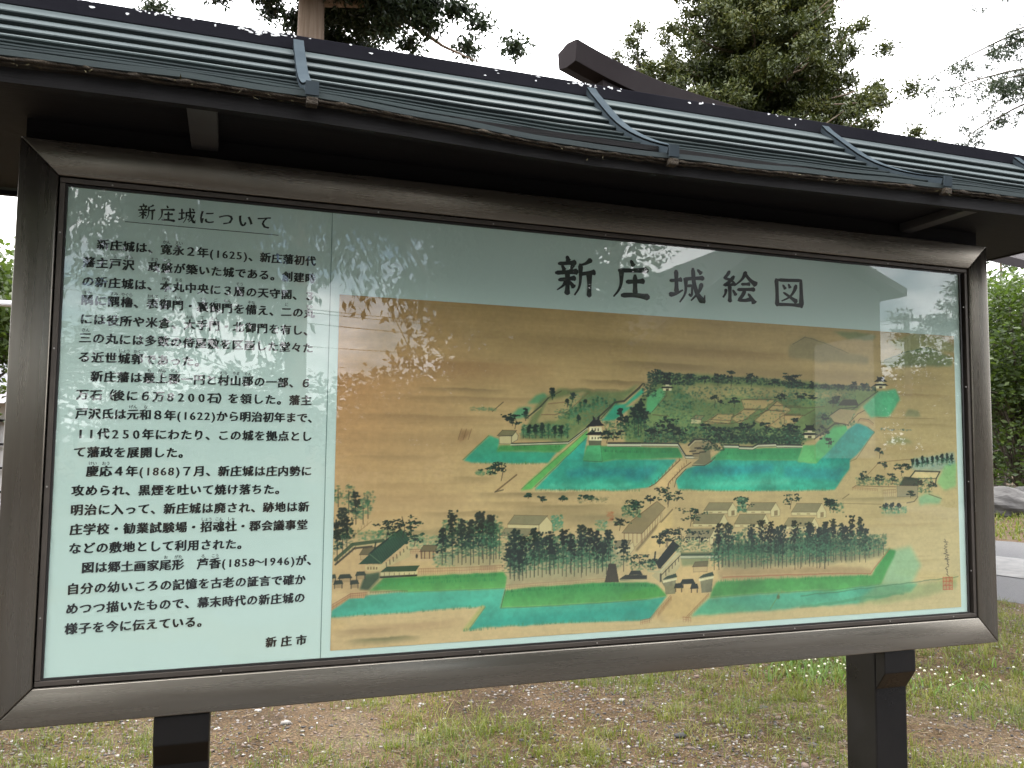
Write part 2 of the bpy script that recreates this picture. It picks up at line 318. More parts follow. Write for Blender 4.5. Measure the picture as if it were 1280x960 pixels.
bead = ring('glazing_bead', IX0+.003, IX1-.003, IZ0+.0025, IZ1-.0025, .0105, -.0075, .02, m_alu_d, board)
ring('gasket', -.0075, BX1+.0075, -.003, 1.003, .004, -.0048, .02, m_gasket, bead, 0)
m_screw = mat('bright screw heads', (.5, .48, .45), .35, .8)
SC = [(x, -.0085) for x in (.06, .33, .62, .9, 1.2, 1.5, 1.78, 2.1, 2.33)]+[(x+.02, 1.009) for x in (.06, .33, .62, .9, 1.2, 1.5, 1.78, 2.1, 2.33)]+[(-.0135, z) for z in (.12, .38, .66, .9)]+[(BX1+.026-.0125, z) for z in (.12, .38, .66, .9)]
for x, z in SC: MB().tube([P(x, -.0088, z), P(x, -.0072, z)], .0018, 8).build('screw', m_screw, bead)
MB().box(OX0+.012, OX1-.012, .031, .068, GZ+OZ0+.012, GZ+OZ1-.012).build('back_panel', m_post, board)
panel = MB().box(-.004, BX1+.004, .0, .03, GZ-.001, GZ+1.001).build('printed_panel', m_panel, board)
# printed lettering --------------------------------------------------
_gc = {}
def glyph(ch):
    if ch not in _gc:
        c = bpy.data.curves.new('lettering_source', 'FONT'); c.body = ch; c.resolution_u = 2; c.fill_mode = 'FRONT'
        o = bpy.data.objects.new('lettering_source', c); COL.objects.link(o); dg = bpy.context.evaluated_depsgraph_get()
        me = bpy.data.meshes.new_from_object(o.evaluated_get(dg)); bm = bmesh.new(); bm.from_mesh(me); bmesh.ops.triangulate(bm, faces=bm.faces)
        bm.verts.index_update()
        _gc[ch] = (np.array([v.co[:] for v in bm.verts]).reshape(-1, 3)[:, :2], np.array([[v.index for v in q.verts] for q in bm.faces], int).reshape(-1, 3))
        bm.free(); bpy.data.meshes.remove(me); bpy.data.objects.remove(o); bpy.data.curves.remove(c)
    return _gc[ch]
_b = glyph('国')[0]; EM = (_b[:, 0].max()-_b[:, 0].min())/.84; EX = (_b[:, 0].max()+_b[:, 0].min())/2; EY = (_b[:, 1].max()+_b[:, 1].min())/2
HALF = set('0123456789()〜')
def put(parts, ch, x, z, size, nib, half=False, rise=.055, y0=-.0006):
    V, F = glyph(ch)
    if not len(V): return
    V = (V-[0, EY])/EM
    V = V-[((V[:, 0].max()+V[:, 0].min())/2 if half else EX/EM), 0]
    if not half: V = V*[.97, .97]
    V = V+np.stack([.012*np.sin(9*V[:, 1]+ord(ch)), rise*V[:, 0]+.012*np.sin(8*V[:, 0]+ord(ch))], 1)
    for k, (dx, dz) in enumerate(nib):
        W = (V+[dx, dz])*size
        parts.append((np.stack([x+W[:, 0], np.full(len(W), y0-.00006*k), GZ+z+W[:, 1]], 1), F))
NIB = [(-.046, -.020), (-.02, -.012), (-.03, .014), (0, 0), (.03, -.014), (.02, .012), (.046, .020)]
ROWS = [("　新庄城は、寛永２年(1625)、新庄藩初代", .8828, .4905), ("藩主戸沢　政盛が築いた城である。創建時", .8435, .491), ("の新庄城は、本丸中央に３層の天守閣、３", .803, .490), ("隅に隅櫓、表御門・裏御門を備え、二の丸", .764, .491),
        ("には役所や米倉、大手門・北御門を有し、", .724, .491), ("三の丸には多数の侍屋敷を区画した堂々た", .685, .490), ("る近世城郭であった。", .645, None), ("　新庄藩は最上郡一円と村山郡の一部、６", .606, .488), ("万石（後に６万8200石）を領した。藩主", .5675, .490),
        ("戸沢氏は元和８年(1622)から明治初年まで、", .5285, .506), ("11代250年にわたり、この城を拠点とし", .4875, .493), ("て藩政を展開した。", .4495, None), ("　慶応４年(1868)７月、新庄城は庄内勢に", .4105, .4945), ("攻められ、黒煙を吐いて焼け落ちた。", .371, None),
        ("明治に入って、新庄城は廃され、跡地は新", .332, .491), ("庄学校・勧業試験場・招魂社・郡会議事堂", .2925, .489), ("などの敷地として利用された。", .2545, None), ("　図は郷土画家尾形　芦香(1858〜1946)が、", .215, .513), ("自分の幼いころの記憶を古老の証言で確か", .1735, .488), ("めつつ描いたもので、幕末時代の新庄城の", .134, .488), ("様子を今に伝えている。", .0945, None)]
RUBY = [(0, 6, 'かん'), (0, 7, 'えい'), (1, 2, 'と'), (1, 3, 'ざわ'), (1, 5, 'まさ'), (1, 6, 'もり'), (2, 6, 'ほん'), (2, 7, 'まる'), (2, 12, 'そう'), (3, 0, 'すみ'), (3, 2, 'すみ'), (3, 3, 'やぐら'), (3, 5, 'おもて'), (3, 6, 'ご'), (3, 7, 'もん'), (3, 9, 'うら'), (3, 10, 'ご'), (3, 11, 'もん'), (3, 13, 'そな'), (3, 16, 'に'), (3, 18, 'まる'),
        (4, 8, 'おお'), (4, 9, 'て'), (4, 10, 'もん'), (5, 0, 'さん'), (6, 3, 'じょう'), (6, 4, 'かく'), (7, 5, 'も'), (7, 6, 'がみ'), (7, 7, 'ぐん'), (7, 11, 'むら'), (7, 12, 'やま'), (7, 13, 'ぐん'), (9, 4, 'げん'), (9, 5, 'な'), (12, 1, 'けい'), (12, 2, 'おう'), (15, 10, 'しょう'), (15, 11, 'こん'), (15, 12, 'しゃ'), (17, 7, 'お'), (17, 8, 'がた'), (17, 10, 'ろ'), (17, 11, 'こう')]
txt = []; rub = []; PITCH = .02495; cells = {}
for ri, (s, z, xe) in enumerate(ROWS):
    w = [(.80 if ri in (8, 10) else .60) if ch.isdigit() and ord(ch) < 128 else (.46 if ch in '()' else (.62 if ch in '（）' else (.6 if ch == '〜' else 1.))) for ch in s]
    cx = np.cumsum(w)-np.array(w)/2; cx = (cx-.5)*PITCH+.0415
    if w[0] < 1: cx += .002
    if xe:
        k0 = 1 if s[0] == '　' else 0; st = cx[k0]; cx = st+(cx-st)*(xe-st)/(cx[-1]-st)
    for i, ch in enumerate(s):
        cells[(ri, i)] = (cx[i], z)
        if ch == '　': continue
        hf = ch in HALF
        put(txt, ch, cx[i], z, .0240 if not hf else (.0255 if w[i] > .7 else .0235), NIB if not hf else [(-.036, -.004), (-.012, 0), (.012, 0), (.036, .004)], hf or ch.isdigit(), .055 if not hf else 0)
for ri, i, kana in RUBY:
    x, z = cells[(ri, i)]; n = len(kana)
    for k, ch in enumerate(kana): put(rub, ch, x+(k-(n-1)/2)*min(.0078, .022/n), z+.0163, .0085, [(-.01, 0), (.01, 0)], False, 0)
for i, ch in enumerate('新庄市'): put(txt, ch, .4305+.0318*i, .0425, .0235, NIB)
V, F = join(txt); link('description_lettering', np_mesh('description_lettering', V, F), m_ink, panel)
V, F = join(rub); link('reading_aid_lettering', np_mesh('reading_aid_lettering', V, F), m_ink, panel)
# brush lettering drawn stroke by stroke: points in a unit square (y down), widths, ending
def S(pts, w0=.1, w1=None, end='stop'): return (pts, w0, w1 if w1 is not None else w0*.95, end)
BR = {
 '新': [S([(.27, .0), (.31, .12)], .07, .12), S([(.06, .2), (.28, .17), (.51, .13)], .07, .1), S([(.15, .24), (.21, .36)], .06, .1), S([(.43, .18), (.35, .37)], .1, .05, 'taper'), S([(-.01, .44), (.27, .40), (.56, .36)], .08, .11),
       S([(.07, .61), (.28, .57), (.5, .53)], .07, .1), S([(.28, .4), (.285, .7), (.275, .98)], .1, .1), S([(.26, .6), (.17, .75), (.02, .87)], .09, .02, 'taper'), S([(.33, .63), (.46, .78)], .06, .12),
       S([(.88, .03), (.74, .14), (.58, .2)], .11, .03, 'taper'), S([(.61, .17), (.61, .55), (.57, .78), (.46, .97)], .1, .03, 'taper'), S([(.62, .42), (.8, .38), (1., .34)], .07, .11), S([(.83, .38), (.84, .7), (.83, 1.0)], .12, .08)],
 '庄': [S([(.47, -.02), (.54, .13)], .07, .13), S([(.12, .27), (.5, .24), (.97, .2)], .09, .12), S([(.2, .26), (.19, .6), (.12, .8), (-.02, .98)], .12, .03, 'taper'), S([(.34, .56), (.6, .53), (.86, .5)], .09, .11), S([(.58, .36), (.585, .9)], .11, .11), S([(.2, .93), (.55, .9), (1., .93)], .1, .13)],
 '城': [S([(.0, .4), (.17, .375), (.35, .34)], .07, .1), S([(.17, .1), (.18, .45), (.18, .74)], .1, .1), S([(-.02, .8), (.16, .76), (.37, .64)], .12, .03, 'taper'), S([(.4, .33), (.7, .28), (1., .25)], .08, .1), S([(.45, .31), (.45, .62), (.4, .8), (.27, 1.)], .1, .03, 'taper'),
       S([(.48, .52), (.64, .49), (.63, .74), (.6, .8), (.54, .74)], .07, .05, 'taper'), S([(.66, .0), (.69, .4), (.78, .7), (.9, .88), (.99, .95)], .09, .13), S([(.98, .96), (1.01, .74)], .09, .02, 'taper'), S([(.92, .42), (.83, .66), (.6, .93)], .11, .03, 'taper'), S([(.8, .03), (.92, .14)], .06, .12)],
 '絵': [S([(.2, -.01), (.13, .12), (.05, .22), (.14, .24), (.24, .28)], .08, .07), S([(.33, .14), (.2, .32), (.03, .45), (.2, .42), (.36, .38)], .09, .06), S([(.29, .3), (.38, .43)], .06, .1), S([(.2, .44), (.205, .7), (.2, .97)], .09, .09), S([(.09, .57), (.07, .7), (.0, .83)], .08, .04, 'taper'), S([(.3, .58), (.39, .74)], .06, .1),
       S([(.69, -.03), (.58, .2), (.36, .42)], .1, .03, 'taper'), S([(.67, .04), (.82, .22), (1.02, .36)], .07, .14), S([(.56, .37), (.68, .355), (.82, .34)], .07, .09), S([(.44, .55), (.7, .52), (.97, .5)], .08, .1), S([(.66, .54), (.58, .72), (.47, .88), (.66, .87), (.88, .8)], .09, .09), S([(.76, .66), (.86, .8), (.95, .95)], .06, .13)],
 '図': [S([(.05, .05), (.07, .5), (.07, .99)], .11, .11), S([(.06, .08), (.5, .06), (.92, .03), (.93, .5), (.93, .99)], .09, .12), S([(.08, .92), (.5, .9), (.92, .9)], .09, .1), S([(.28, .24), (.37, .38)], .06, .11), S([(.48, .2), (.54, .33)], .06, .11), S([(.75, .21), (.66, .44), (.5, .64), (.22, .8)], .11, .03, 'taper'), S([(.3, .5), (.5, .62), (.78, .8)], .06, .13)]}
def brush_char(parts, ch, x0, x1, z1, z0, wk=1.):
    for k, (pts, w0, w1, end) in enumerate(BR[ch]):
        p = np.array(pts, float); q = []
        pp = np.vstack([2*p[0]-p[1], p, 2*p[-1]-p[-2]])
        for i in range(len(p)-1):
            a0, a1, a2, a3 = pp[i:i+4]; straight = np.dot(a2-a1, a3-a2)/(np.linalg.norm(a2-a1)*np.linalg.norm(a3-a2)+1e-9) < .45 or np.dot(a1-a0, a2-a1)/(np.linalg.norm(a1-a0)*np.linalg.norm(a2-a1)+1e-9) < .45
            for t in np.linspace(0, 1, 7)[:-1]:
                q.append(a1+(a2-a1)*t if straight else .5*(2*a1+(a2-a0)*t+(2*a0-5*a1+4*a2-a3)*t*t+(3*a1-a0-3*a2+a3)*t**3))
        q.append(p[-1]); q = np.array(q); n = len(q)
        s = np.concatenate([[0], np.cumsum(np.linalg.norm(np.diff(q, axis=0), axis=1))]); s /= s[-1]
        w = (w0+(w1-w0)*s)*1.42*wk*(1-.22*np.sin(np.pi*s)); w *= np.clip(.45+s*7, 0, 1)
        if end == 'stop': w *= np.clip(.35+(1-s)*8, 0, 1)*(1+.15*np.exp(-((s-.9)/.08)**2))
        d = np.gradient(q, axis=0); d /= np.linalg.norm(d, axis=1)[:, None]; nn = np.stack([-d[:, 1], d[:, 0]], 1)
        q0 = q.copy(); q0[0] -= d[0]*.02
        A = q0+nn*w[:, None]/2; B = q0-nn*w[:, None]/2; W = np.concatenate([A, B]); i = np.arange(n-1)
        parts.append((np.stack([x0+W[:, 0]*(x1-x0), np.full(2*n, -.0006-.00004*k), GZ+z1-W[:, 1]*(z1-z0)], 1), np.stack([i, i+1, i+1+n, i+n], 1)))
for ch, x0, x1, z1, z0 in (('新', 1.088, 1.196, .947, .847), ('庄', 1.248, 1.350, .949, .852), ('城', 1.410, 1.513, .945, .852), ('絵', 1.570, 1.675, .946, .859), ('図', 1.736, 1.829, .941, .860)): 
    ttl = []; brush_char(ttl, ch, x0, x1, z1, z0); V, F = join(ttl); link('title_character', np_mesh('title_character', V, F), m_ink, panel)
hd = []
for i, ch in enumerate('新庄城'): brush_char(hd, ch, .1475+.040*i-.0165, .1475+.040*i+.0165, .961+.017, .961-.0165, .95)
V, F = join(hd); hq = [(V, np.concatenate([F[:, [0, 1, 2]], F[:, [0, 2, 3]]]))]
for i, ch in enumerate('について'): put(hq, ch, .1475+.040*(i+3), .961, .034, [(-.03, -.01), (-.01, 0), (.01, 0), (.03, .01)])
V, F = join(hq); link('heading_lettering', np_mesh('heading_lettering', V, F), m_ink, panel)
MB().box(.106, .419, -.0007, .0001, GZ+.9352, GZ+.9366).build('heading_underline', m_ink, panel)
MB().box(.5355, .5368, -.0007, .0001, GZ+.0, GZ+1.0).build('panel_joint', m_line, panel)
# the picture: a sheet of vertices carrying pigment
# ------------------------------------------------------------------ the illustrated map: pigment on paper, as one colour per vertex
PW, PH = 1260, 554                      # vertices of the picture sheet
PX0, PX1, PZ0, PZ1 = 0.557, 2.368, 0.0155, 0.8115     # its place on the board (metres from the board's lower left corner)
def paint_picture():
    rs = np.random.RandomState(11)
    img = np.zeros((PH, PW, 3))
    def vnoise(fx, fy, seed):
        r = np.random.RandomState(seed); g = r.rand(int(fy)+3, int(fx)+3)
        y = np.linspace(0, fy, PH); x = np.linspace(0, fx, PW)
        yi = y.astype(int); xi = x.astype(int); ty = y-yi; tx = x-xi
        ty = ty*ty*(3-2*ty); tx = tx*tx*(3-2*tx)
        a = g[yi][:, xi]; b = g[yi][:, xi+1]; c = g[yi+1][:, xi]; d = g[yi+1][:, xi+1]
        tx = tx[None]; ty = ty[:, None]
        return (a*(1-tx)+b*tx)*(1-ty)+(c*(1-tx)+d*tx)*ty
    def fbm(fx, fy, seed, n=4):
        s = 0; k = 1; t = 0
        for i in range(n):
            s = s+k*vnoise(fx*2**i, fy*2**i, seed+i); t += k; k *= .55
        return s/t
    NX = (fbm(60, 26, 3)-.5); NY = (fbm(60, 26, 9)-.5); WASH = fbm(22, 12, 21, 5); FINE = fbm(240, 110, 33, 3); STRK = fbm(14, 90, 41, 4)
    col = lambda c: np.array(c, float)/255
    crop = dict(A=(400, 590, 4.173), B=(600, 600, 4.8), C=(820, 600, 5.055), D=(1000, 560, 4.364), E=(560, 440, 4.8),
                F=(780, 440, 4.8), G=(980, 440, 4.8), P=(0, 0, 1.))
    def T(pts):
        o = []
        k = 'P'
        for p in pts:
            if len(p) == 3: k, p = p[0], p[1:]
            a, b, s = crop[k]
            q = trace_to_board(a+p[0]/s, b+p[1]/s)
            o.append(((q[0]-PX0)/(PX1-PX0)*PW, (PZ1-q[1])/(PZ1-PZ0)*PH))
        return np.array(o)
    def box(p, m):
        x0 = max(int(p[:, 0].min()-m), 0); x1 = min(int(p[:, 0].max()+m)+2, PW)
        y0 = max(int(p[:, 1].min()-m), 0); y1 = min(int(p[:, 1].max()+m)+2, PH)
        return x0, x1, y0, y1
    def blend(sl, m, c, tex=0.):
        y0, y1, x0, x1 = sl
        c = np.asarray(c)
        if tex: c = c*(1+tex*(WASH[y0:y1, x0:x1]-.5)[..., None]*2+tex*.5*(FINE[y0:y1, x0:x1]-.5)[..., None])
        img[y0:y1, x0:x1] = img[y0:y1, x0:x1]*(1-m[..., None])+c*m[..., None]
    def inside(X, Y, p):
        r = np.zeros(X.shape, bool)
        n = len(p)
        for i in range(n):
            x1, y1 = p[i]; x2, y2 = p[(i+1) % n]
            if y1 == y2: continue
            c = ((y1 > Y) != (y2 > Y)) & (X < (x2-x1)*(Y-y1)/(y2-y1)+x1)
            r ^= c
        return r
    def polymask(p, wob, soft):
        x0, x1, y0, y1 = box(p, 3+wob+3*soft)
        if x1 <= x0 or y1 <= y0: return None
        Y, X = np.mgrid[y0:y1, x0:x1].astype(float)
        X += NX[y0:y1, x0:x1]*wob*2; Y += NY[y0:y1, x0:x1]*wob*2
        m = 0
        for dx, dy in ((.25, .1), (-.25, -.1), (.1, -.3), (-.1, .3)): m = m+inside(X+dx, Y+dy, p)*.25
        for k in range(int(soft)):
            q = np.pad(m, 2, mode='edge')
            m = (q[:-4, 2:-2]+q[4:, 2:-2]+q[2:-2, :-4]+q[2:-2, 4:]+m)/5
        return (y0, y1, x0, x1), m
    def fill(pts, c, a=1., wob=2., soft=1, tex=.12):
        r = polymask(T(pts), wob, soft)
        if r: blend(r[0], r[1]*a, col(c), tex)
    def grad(pts, c0, c1, a=1., wob=2., soft=1, tex=.12, axis=1):
        r = polymask(T(pts), wob, soft)
        if not r: return
        y0, y1, x0, x1 = r[0]
        t = np.linspace(0, 1, y1-y0)[:, None] if axis else np.linspace(0, 1, x1-x0)[None]
        t = np.broadcast_to(t, r[1].shape)[..., None]
        blend(r[0], r[1]*a, col(c0)*(1-t)+col(c1)*t, tex)
    def lineR(p, w, c, a=1., wob=0.):
        for (x1, y1), (x2, y2) in zip(p[:-1], p[1:]):
            q = np.array([(x1, y1), (x2, y2)])
            bx0, bx1, by0, by1 = box(q, w+2+wob)
            if bx1 <= bx0 or by1 <= by0: continue
            Y, X = np.mgrid[by0:by1, bx0:bx1].astype(float)
            if wob: X += NX[by0:by1, bx0:bx1]*wob*2; Y += NY[by0:by1, bx0:bx1]*wob*2
            L = max((x2-x1)**2+(y2-y1)**2, 1e-6)
            t = np.clip(((X-x1)*(x2-x1)+(Y-y1)*(y2-y1))/L, 0, 1)
            d = np.hypot(X-x1-t*(x2-x1), Y-y1-t*(y2-y1))
            blend((by0, by1, bx0, bx1), np.clip(w/2+.5-d, 0, 1)*a*min(1, w+.15), col(c))
    def line(pts, w, c, a=1., wob=0.): lineR(T(pts), w, c, a, wob)
    def dab(x, y, rx, ry, c, a=1., soft=.6):
        x0 = max(int(x-rx-2), 0); x1 = min(int(x+rx+3), PW); y0 = max(int(y-ry-2), 0); y1 = min(int(y+ry+3), PH)
        if x1 <= x0 or y1 <= y0: return
        Y, X = np.mgrid[y0:y1, x0:x1].astype(float)
        d = np.sqrt(((X-x)/rx)**2+((Y-y)/ry)**2)
        m = np.clip((1.15-d)/soft, 0, 1)*a
        img[y0:y1, x0:x1] = img[y0:y1, x0:x1]*(1-m[..., None])+col(c)*m[..., None]
    DK = (8, 26, 20); MD = (28, 66, 46); LT = (66, 118, 80); INK = (38, 34, 28); BR = (118, 84, 56); PALE = (208, 188, 142)
    def jit(c, s=12): return tuple(np.clip(np.array(c)+rs.randn()*s, 0, 255))
    def cedar(k, x, yt, yb, w=None, dark=1., trunk=True):
        p = T([(k, x, yt), (k, x, yb)]); (tx, ty), (bx, by) = p
        h = by-ty; w = (w or h*.17)*(1.0 if dark > .6 else 1.1)
        c1 = jit(DK if dark > .6 else MD, 7); c2 = jit(MD if dark > .6 else LT, 7)
        if trunk: lineR(np.array([(tx, ty+h*.2), (bx, by)]), 1.5, (52, 50, 38), .8)
        n = int(h*.9)
        for i in range(n):
            t = rs.rand()**.8
            ww = w*(.35+.75*min(1, t*2.2))*(1-.35*max(0, t-.6))
            dx = rs.randn()*.45*ww
            yy = ty+h*.66*t
            dab(tx+dx, yy, 1.2+rs.rand()*2.2, 1.0+rs.rand()*1.6, c1 if rs.rand() < (.86-.45*t if dark > .6 else .35) else c2, (.6+.35*rs.rand()) if dark > .6 else (.28+.25*rs.rand()))
        for i in range(int(h*.35)):
            dab(tx+rs.randn()*w*.5, ty+h*(.5+.35*rs.rand()), 1.5+rs.rand()*2, 1.+rs.rand(), c2, .35)
        for i in range(int(h*(.45 if dark > .6 else .15))): dab(tx+rs.randn()*w*.26, ty+h*.42*rs.rand(), 2.+rs.rand()*1.6, 1.6+rs.rand()*1.2, c1, .9 if dark > .6 else .4)
    def pine(k, x, y, s, dark=1.):
        (px, py), = T([(k, x, y)]); s = s*PW/775/ crop[k][2]
        lineR(np.array([(px, py), (px+s*.1, py-s*.5), (px-s*.05, py-s)]), 1.3, (50, 44, 34), .8)
        for i in range(9):
            cx = px+rs.randn()*s*.38; cy = py-s*(.35+.7*rs.rand())
            for j in range(7): dab(cx+rs.randn()*s*.14, cy+rs.randn()*s*.05, 1.2+rs.rand()*2., .9+rs.rand()*.9, jit(DK if rs.rand() < dark*.85 else MD, 8), .85)
    def bush(k, x0, y0, x1, y1, n, cs=(LT, MD), a=.55):
        p = T([(k, x0, y0), (k, x1, y1)])
        for i in range(n):
            x = p[0, 0]+(p[1, 0]-p[0, 0])*rs.rand(); y = p[0, 1]+(p[1, 1]-p[0, 1])*rs.rand()
            dab(x, y, 1.2+rs.rand()*2.4, .9+rs.rand()*1.6, jit(cs[rs.randint(len(cs))], 9), a*(.5+.5*rs.rand()))
    def tufts(k, pts, n, c=(40, 110, 60), h=3.):          # small upright grass marks along a line
        p = T([(k,)+q for q in pts])
        for i in range(n):
            j = rs.randint(len(p)-1); t = rs.rand(); q = p[j]*(1-t)+p[j+1]*t
            lineR(np.array([q+[0, 1], q+[rs.randn()*.6, -h*rs.rand()-.5]]), .8, jit(c, 10), .7)
    def pickets(k, a0, a1, b0, b1, n, c=(140, 90, 66)):
        pa = T([(k,)+a0, (k,)+a1]); pb = T([(k,)+b0, (k,)+b1])
        for i in range(n+1):
            t = i/n
            lineR(np.array([pa[0]*(1-t)+pa[1]*t, pb[0]*(1-t)+pb[1]*t]), .8, jit(c, 10), .55)
        lineR(pa, .9, c, .7); lineR((pa*.5+pb*.5), .8, c, .5)
    def house(k, wall, roof, wc=PALE, rc=(126, 118, 88), lc=INK, gable=None):
        fill([(k,)+wall[0]]+list(wall[1:]), wc, .95, .3, 0, .04)
        if gable: fill([(k,)+gable[0]]+list(gable[1:]), wc, .95, .3, 0, .04); line([(k,)+gable[0]]+list(gable[1:])+[gable[0]], .9, lc, .55)
        fill([(k,)+roof[0]]+list(roof[1:]), rc, .95, .3, 0, .1)
        line([(k,)+roof[0]]+list(roof[1:])+[roof[0]], .9, lc, .7)
        line([(k,)+wall[0]]+list(wall[1:])+[wall[0]], .8, lc, .5)
    def wall(k, pts, th=4.5):
        p = T([(k,)+q for q in pts])
        lineR(p+[0, th*.55], th*.8, (206, 200, 168), .95); lineR(p, th*.55, (44, 46, 40), .95); lineR(p+[0, th], .9, (60, 56, 44), .9)
    # --- silk ground with mist
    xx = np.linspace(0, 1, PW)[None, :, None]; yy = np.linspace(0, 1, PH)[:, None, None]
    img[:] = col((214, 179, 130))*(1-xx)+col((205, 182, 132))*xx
    img[:] = img*(1-np.array([.15, .19, .27])*(1-yy)**1.3)  # upper part darkened and browned in the pigment, standing in for eave shade
    lft = np.clip(1-xx*5, 0, 1)*np.clip(1-abs(yy-.25)*2.4, 0, 1)
    img[:] = img*(1-.5*lft)+col((205, 132, 84))*.5*lft
    img *= (1+.10*(WASH-.5)+.05*(FINE-.5)+.09*(STRK-.5)*np.clip(1.3-np.linspace(0, 1, PH)[:, None], 0, 1))[..., None]
    def streak(u0, u1, v, h, c, a):
        p = T([(u0, v), (u1, v)]); cx = p[:, 0].mean(); cy = p[:, 1].mean(); rx = abs(p[1, 0]-p[0, 0])/2; ry = h
        x0, x1, y0, y1 = box(np.array([(cx-rx, cy-2*ry), (cx+rx, cy+2*ry)]), 2)
        Y, X = np.mgrid[y0:y1, x0:x1].astype(float)
        Y += NY[y0:y1, x0:x1]*4
        e = (Y-cy)/ry
        m = np.clip(1-((X-cx)/rx)**2, 0, 1)*np.where(e < 0, np.exp(-(e*3.2)**2), np.exp(-(e*.9)**2))
        blend((y0, y1, x0, x1), m*a, col(c))
    for u0, u1, v, h, c, a in [(430, 640, 520, 9, (150, 116, 78), .5), (480, 700, 497, 7, (140, 110, 74), .45), (520, 640, 486, 5, (120, 98, 66), .5),
            (690, 800, 487, 6, (112, 96, 62), .6), (720, 830, 477, 7, (112, 92, 58), .55), (760, 900, 455, 8, (112, 88, 54), .5), (820, 1010, 440, 12, (128, 98, 58), .4),
            (440, 560, 570, 6, (164, 130, 90), .5), (520, 640, 640, 6, (140, 116, 80), .5), (585, 745, 616, 6, (120, 102, 70), .55), (600, 700, 628, 8, (150, 124, 84), .5),
            (560, 620, 597, 7, (150, 124, 84), .5), (450, 560, 605, 10, (176, 138, 94), .4), (430, 540, 640, 10, (190, 150, 100), .4), (640, 780, 632, 7, (120, 104, 72), .5),
            (430, 560, 665, 7, (120, 112, 80), .5), (540, 600, 660, 8, (130, 118, 84), .55), (700, 800, 645, 14, (136, 122, 90), .55),
            (415, 500, 787, 7, (150, 122, 84), .55), (430, 530, 797, 6, (92, 92, 56), .65), (430, 590, 780, 12, (176, 140, 100), .5),
            (1090, 1190, 700, 5, (170, 146, 96), .4), (1060, 1195, 655, 5, (178, 150, 100), .4), (1120, 1195, 530, 4, (150, 128, 84), .5), (1090, 1195, 493, 5, (140, 112, 70), .5),
            (1040, 1160, 622, 5, (130, 118, 80), .5), (1105, 1190, 605, 4, (176, 142, 96), .4), (970, 1060, 600, 5, (190, 160, 110), .3), (1000, 1190, 480, 10, (200, 160, 106), .4)]:
        streak(u0, u1, v, h, c, a)
    for i in range(2600):
        x, y = rs.rand()*PW, rs.rand()*PH; dab(x, y, 5+22*rs.rand(), .8+1.6*rs.rand(), (150, 118, 76) if rs.rand() < .6 else (226, 194, 140), .05+.09*rs.rand(), 1.1)
    for u0, u1, v, h, c, a in [(560, 1000, 430, 26, (120, 96, 58), .42), (700, 1190, 465, 30, (116, 96, 60), .38), (430, 700, 455, 24, (140, 96, 60), .4), (430, 640, 545, 22, (156, 122, 82), .35), (420, 600, 620, 20, (166, 130, 90), .35), (600, 800, 640, 16, (126, 110, 78), .35), (1040, 1195, 560, 16, (160, 132, 86), .35), (1080, 1195, 640, 16, (176, 146, 98), .3)]: streak(u0, u1, v, h, c, a)
    # distant hills, upper right
    fill([(985, 432), (1005, 420), (1030, 428), (1055, 440), (1085, 446), (1085, 454), (1020, 452), (985, 446)], (112, 112, 84), .45, 3, 4)
    fill([(1040, 414), (1080, 416), (1095, 420), (1090, 426), (1060, 424)], (78, 112, 74), .5, 3, 3)
    fill([(1100, 452), (1125, 442), (1140, 438), (1158, 434), (1172, 440), (1190, 446), (1190, 458), (1110, 458)], (70, 104, 70), .55, 3, 4)
    fill([(1110, 428), (1140, 416), (1175, 420), (1192, 432), (1192, 440), (1130, 440)], (110, 150, 104), .35, 3, 5)
    line([(1105, 450), (1128, 441), (1150, 436), (1160, 434), (1175, 441)], 1.4, (50, 78, 54), .7, 2)
    line([(990, 430), (1006, 421), (1030, 429), (1060, 441)], 1.2, (84, 84, 62), .6, 2)
    # --- upper left quarter
    grad([('E', 470, 310), (530, 262), (575, 250), (600, 268), (550, 312)], (60, 140, 96), (86, 156, 108), .8, 2, 2)
    grad([('E', 355, 400), (420, 335), (500, 330), (470, 375), (430, 400)], (58, 140, 100), (80, 152, 110), .8, 2, 2)
    fill([('E', 430, 520), (520, 330), (660, 220), (1000, 240), (1150, 200), (1000, 330), (830, 450), (720, 535)], (82, 110, 62), .7, 4, 3, .4)
    fill([('E', 530, 420), (590, 300), (720, 250), (830, 240), (760, 330), (640, 420)], (188, 158, 108), .8, 3, 2)
    line([('E', 470, 395), (555, 325), (600, 275)], 2.6, (54, 56, 40), .9); line([('E', 476, 401), (560, 331)], 1.6, (170, 150, 106), .8)
    line([('E', 600, 275), (680, 232)], 1.6, (70, 62, 44), .8)
    line([('E', 265, 355), (330, 300)], 1.6, (80, 70, 48), .8); line([('E', 700, 370), (840, 245)], 1.4, BR, .7); line([('E', 740, 380), (835, 290)], 1.4, BR, .7)
    line([('E', 560, 375), (640, 375), (690, 360), (745, 375)], 1.5, BR, .8); line([('E', 600, 310), (700, 300)], 2, (130, 96, 62), .6)
    bush('E', 130, 330, 290, 352, 60, (LT, (120, 130, 90)), .4)
    bush('E', 440, 430, 720, 515, 420, (LT, MD, (120, 150, 104)), .5); bush('E', 720, 250, 1000, 440, 320, (LT, (96, 130, 84)), .45)
    bush('E', 640, 340, 760, 400, 80, (LT, MD), .5)
    for x, y, s in [(625, 275, 60), (745, 290, 45), (715, 320, 35), (465, 400, 60), (820, 310, 25), (780, 420, 40)]: cedar('E', x, y-s, y+10, 5, 1)
    for x in range(450, 720, 38): cedar('E', x, 425+rs.rand()*18, 515, 5, .8 if rs.rand() < .5 else .4)
    for x in range(740, 1010, 26): cedar('E', x, 260+rs.rand()*60+max(0, 900-x)*.25, 350+max(0, 900-x)*.35, 4, .3, False)
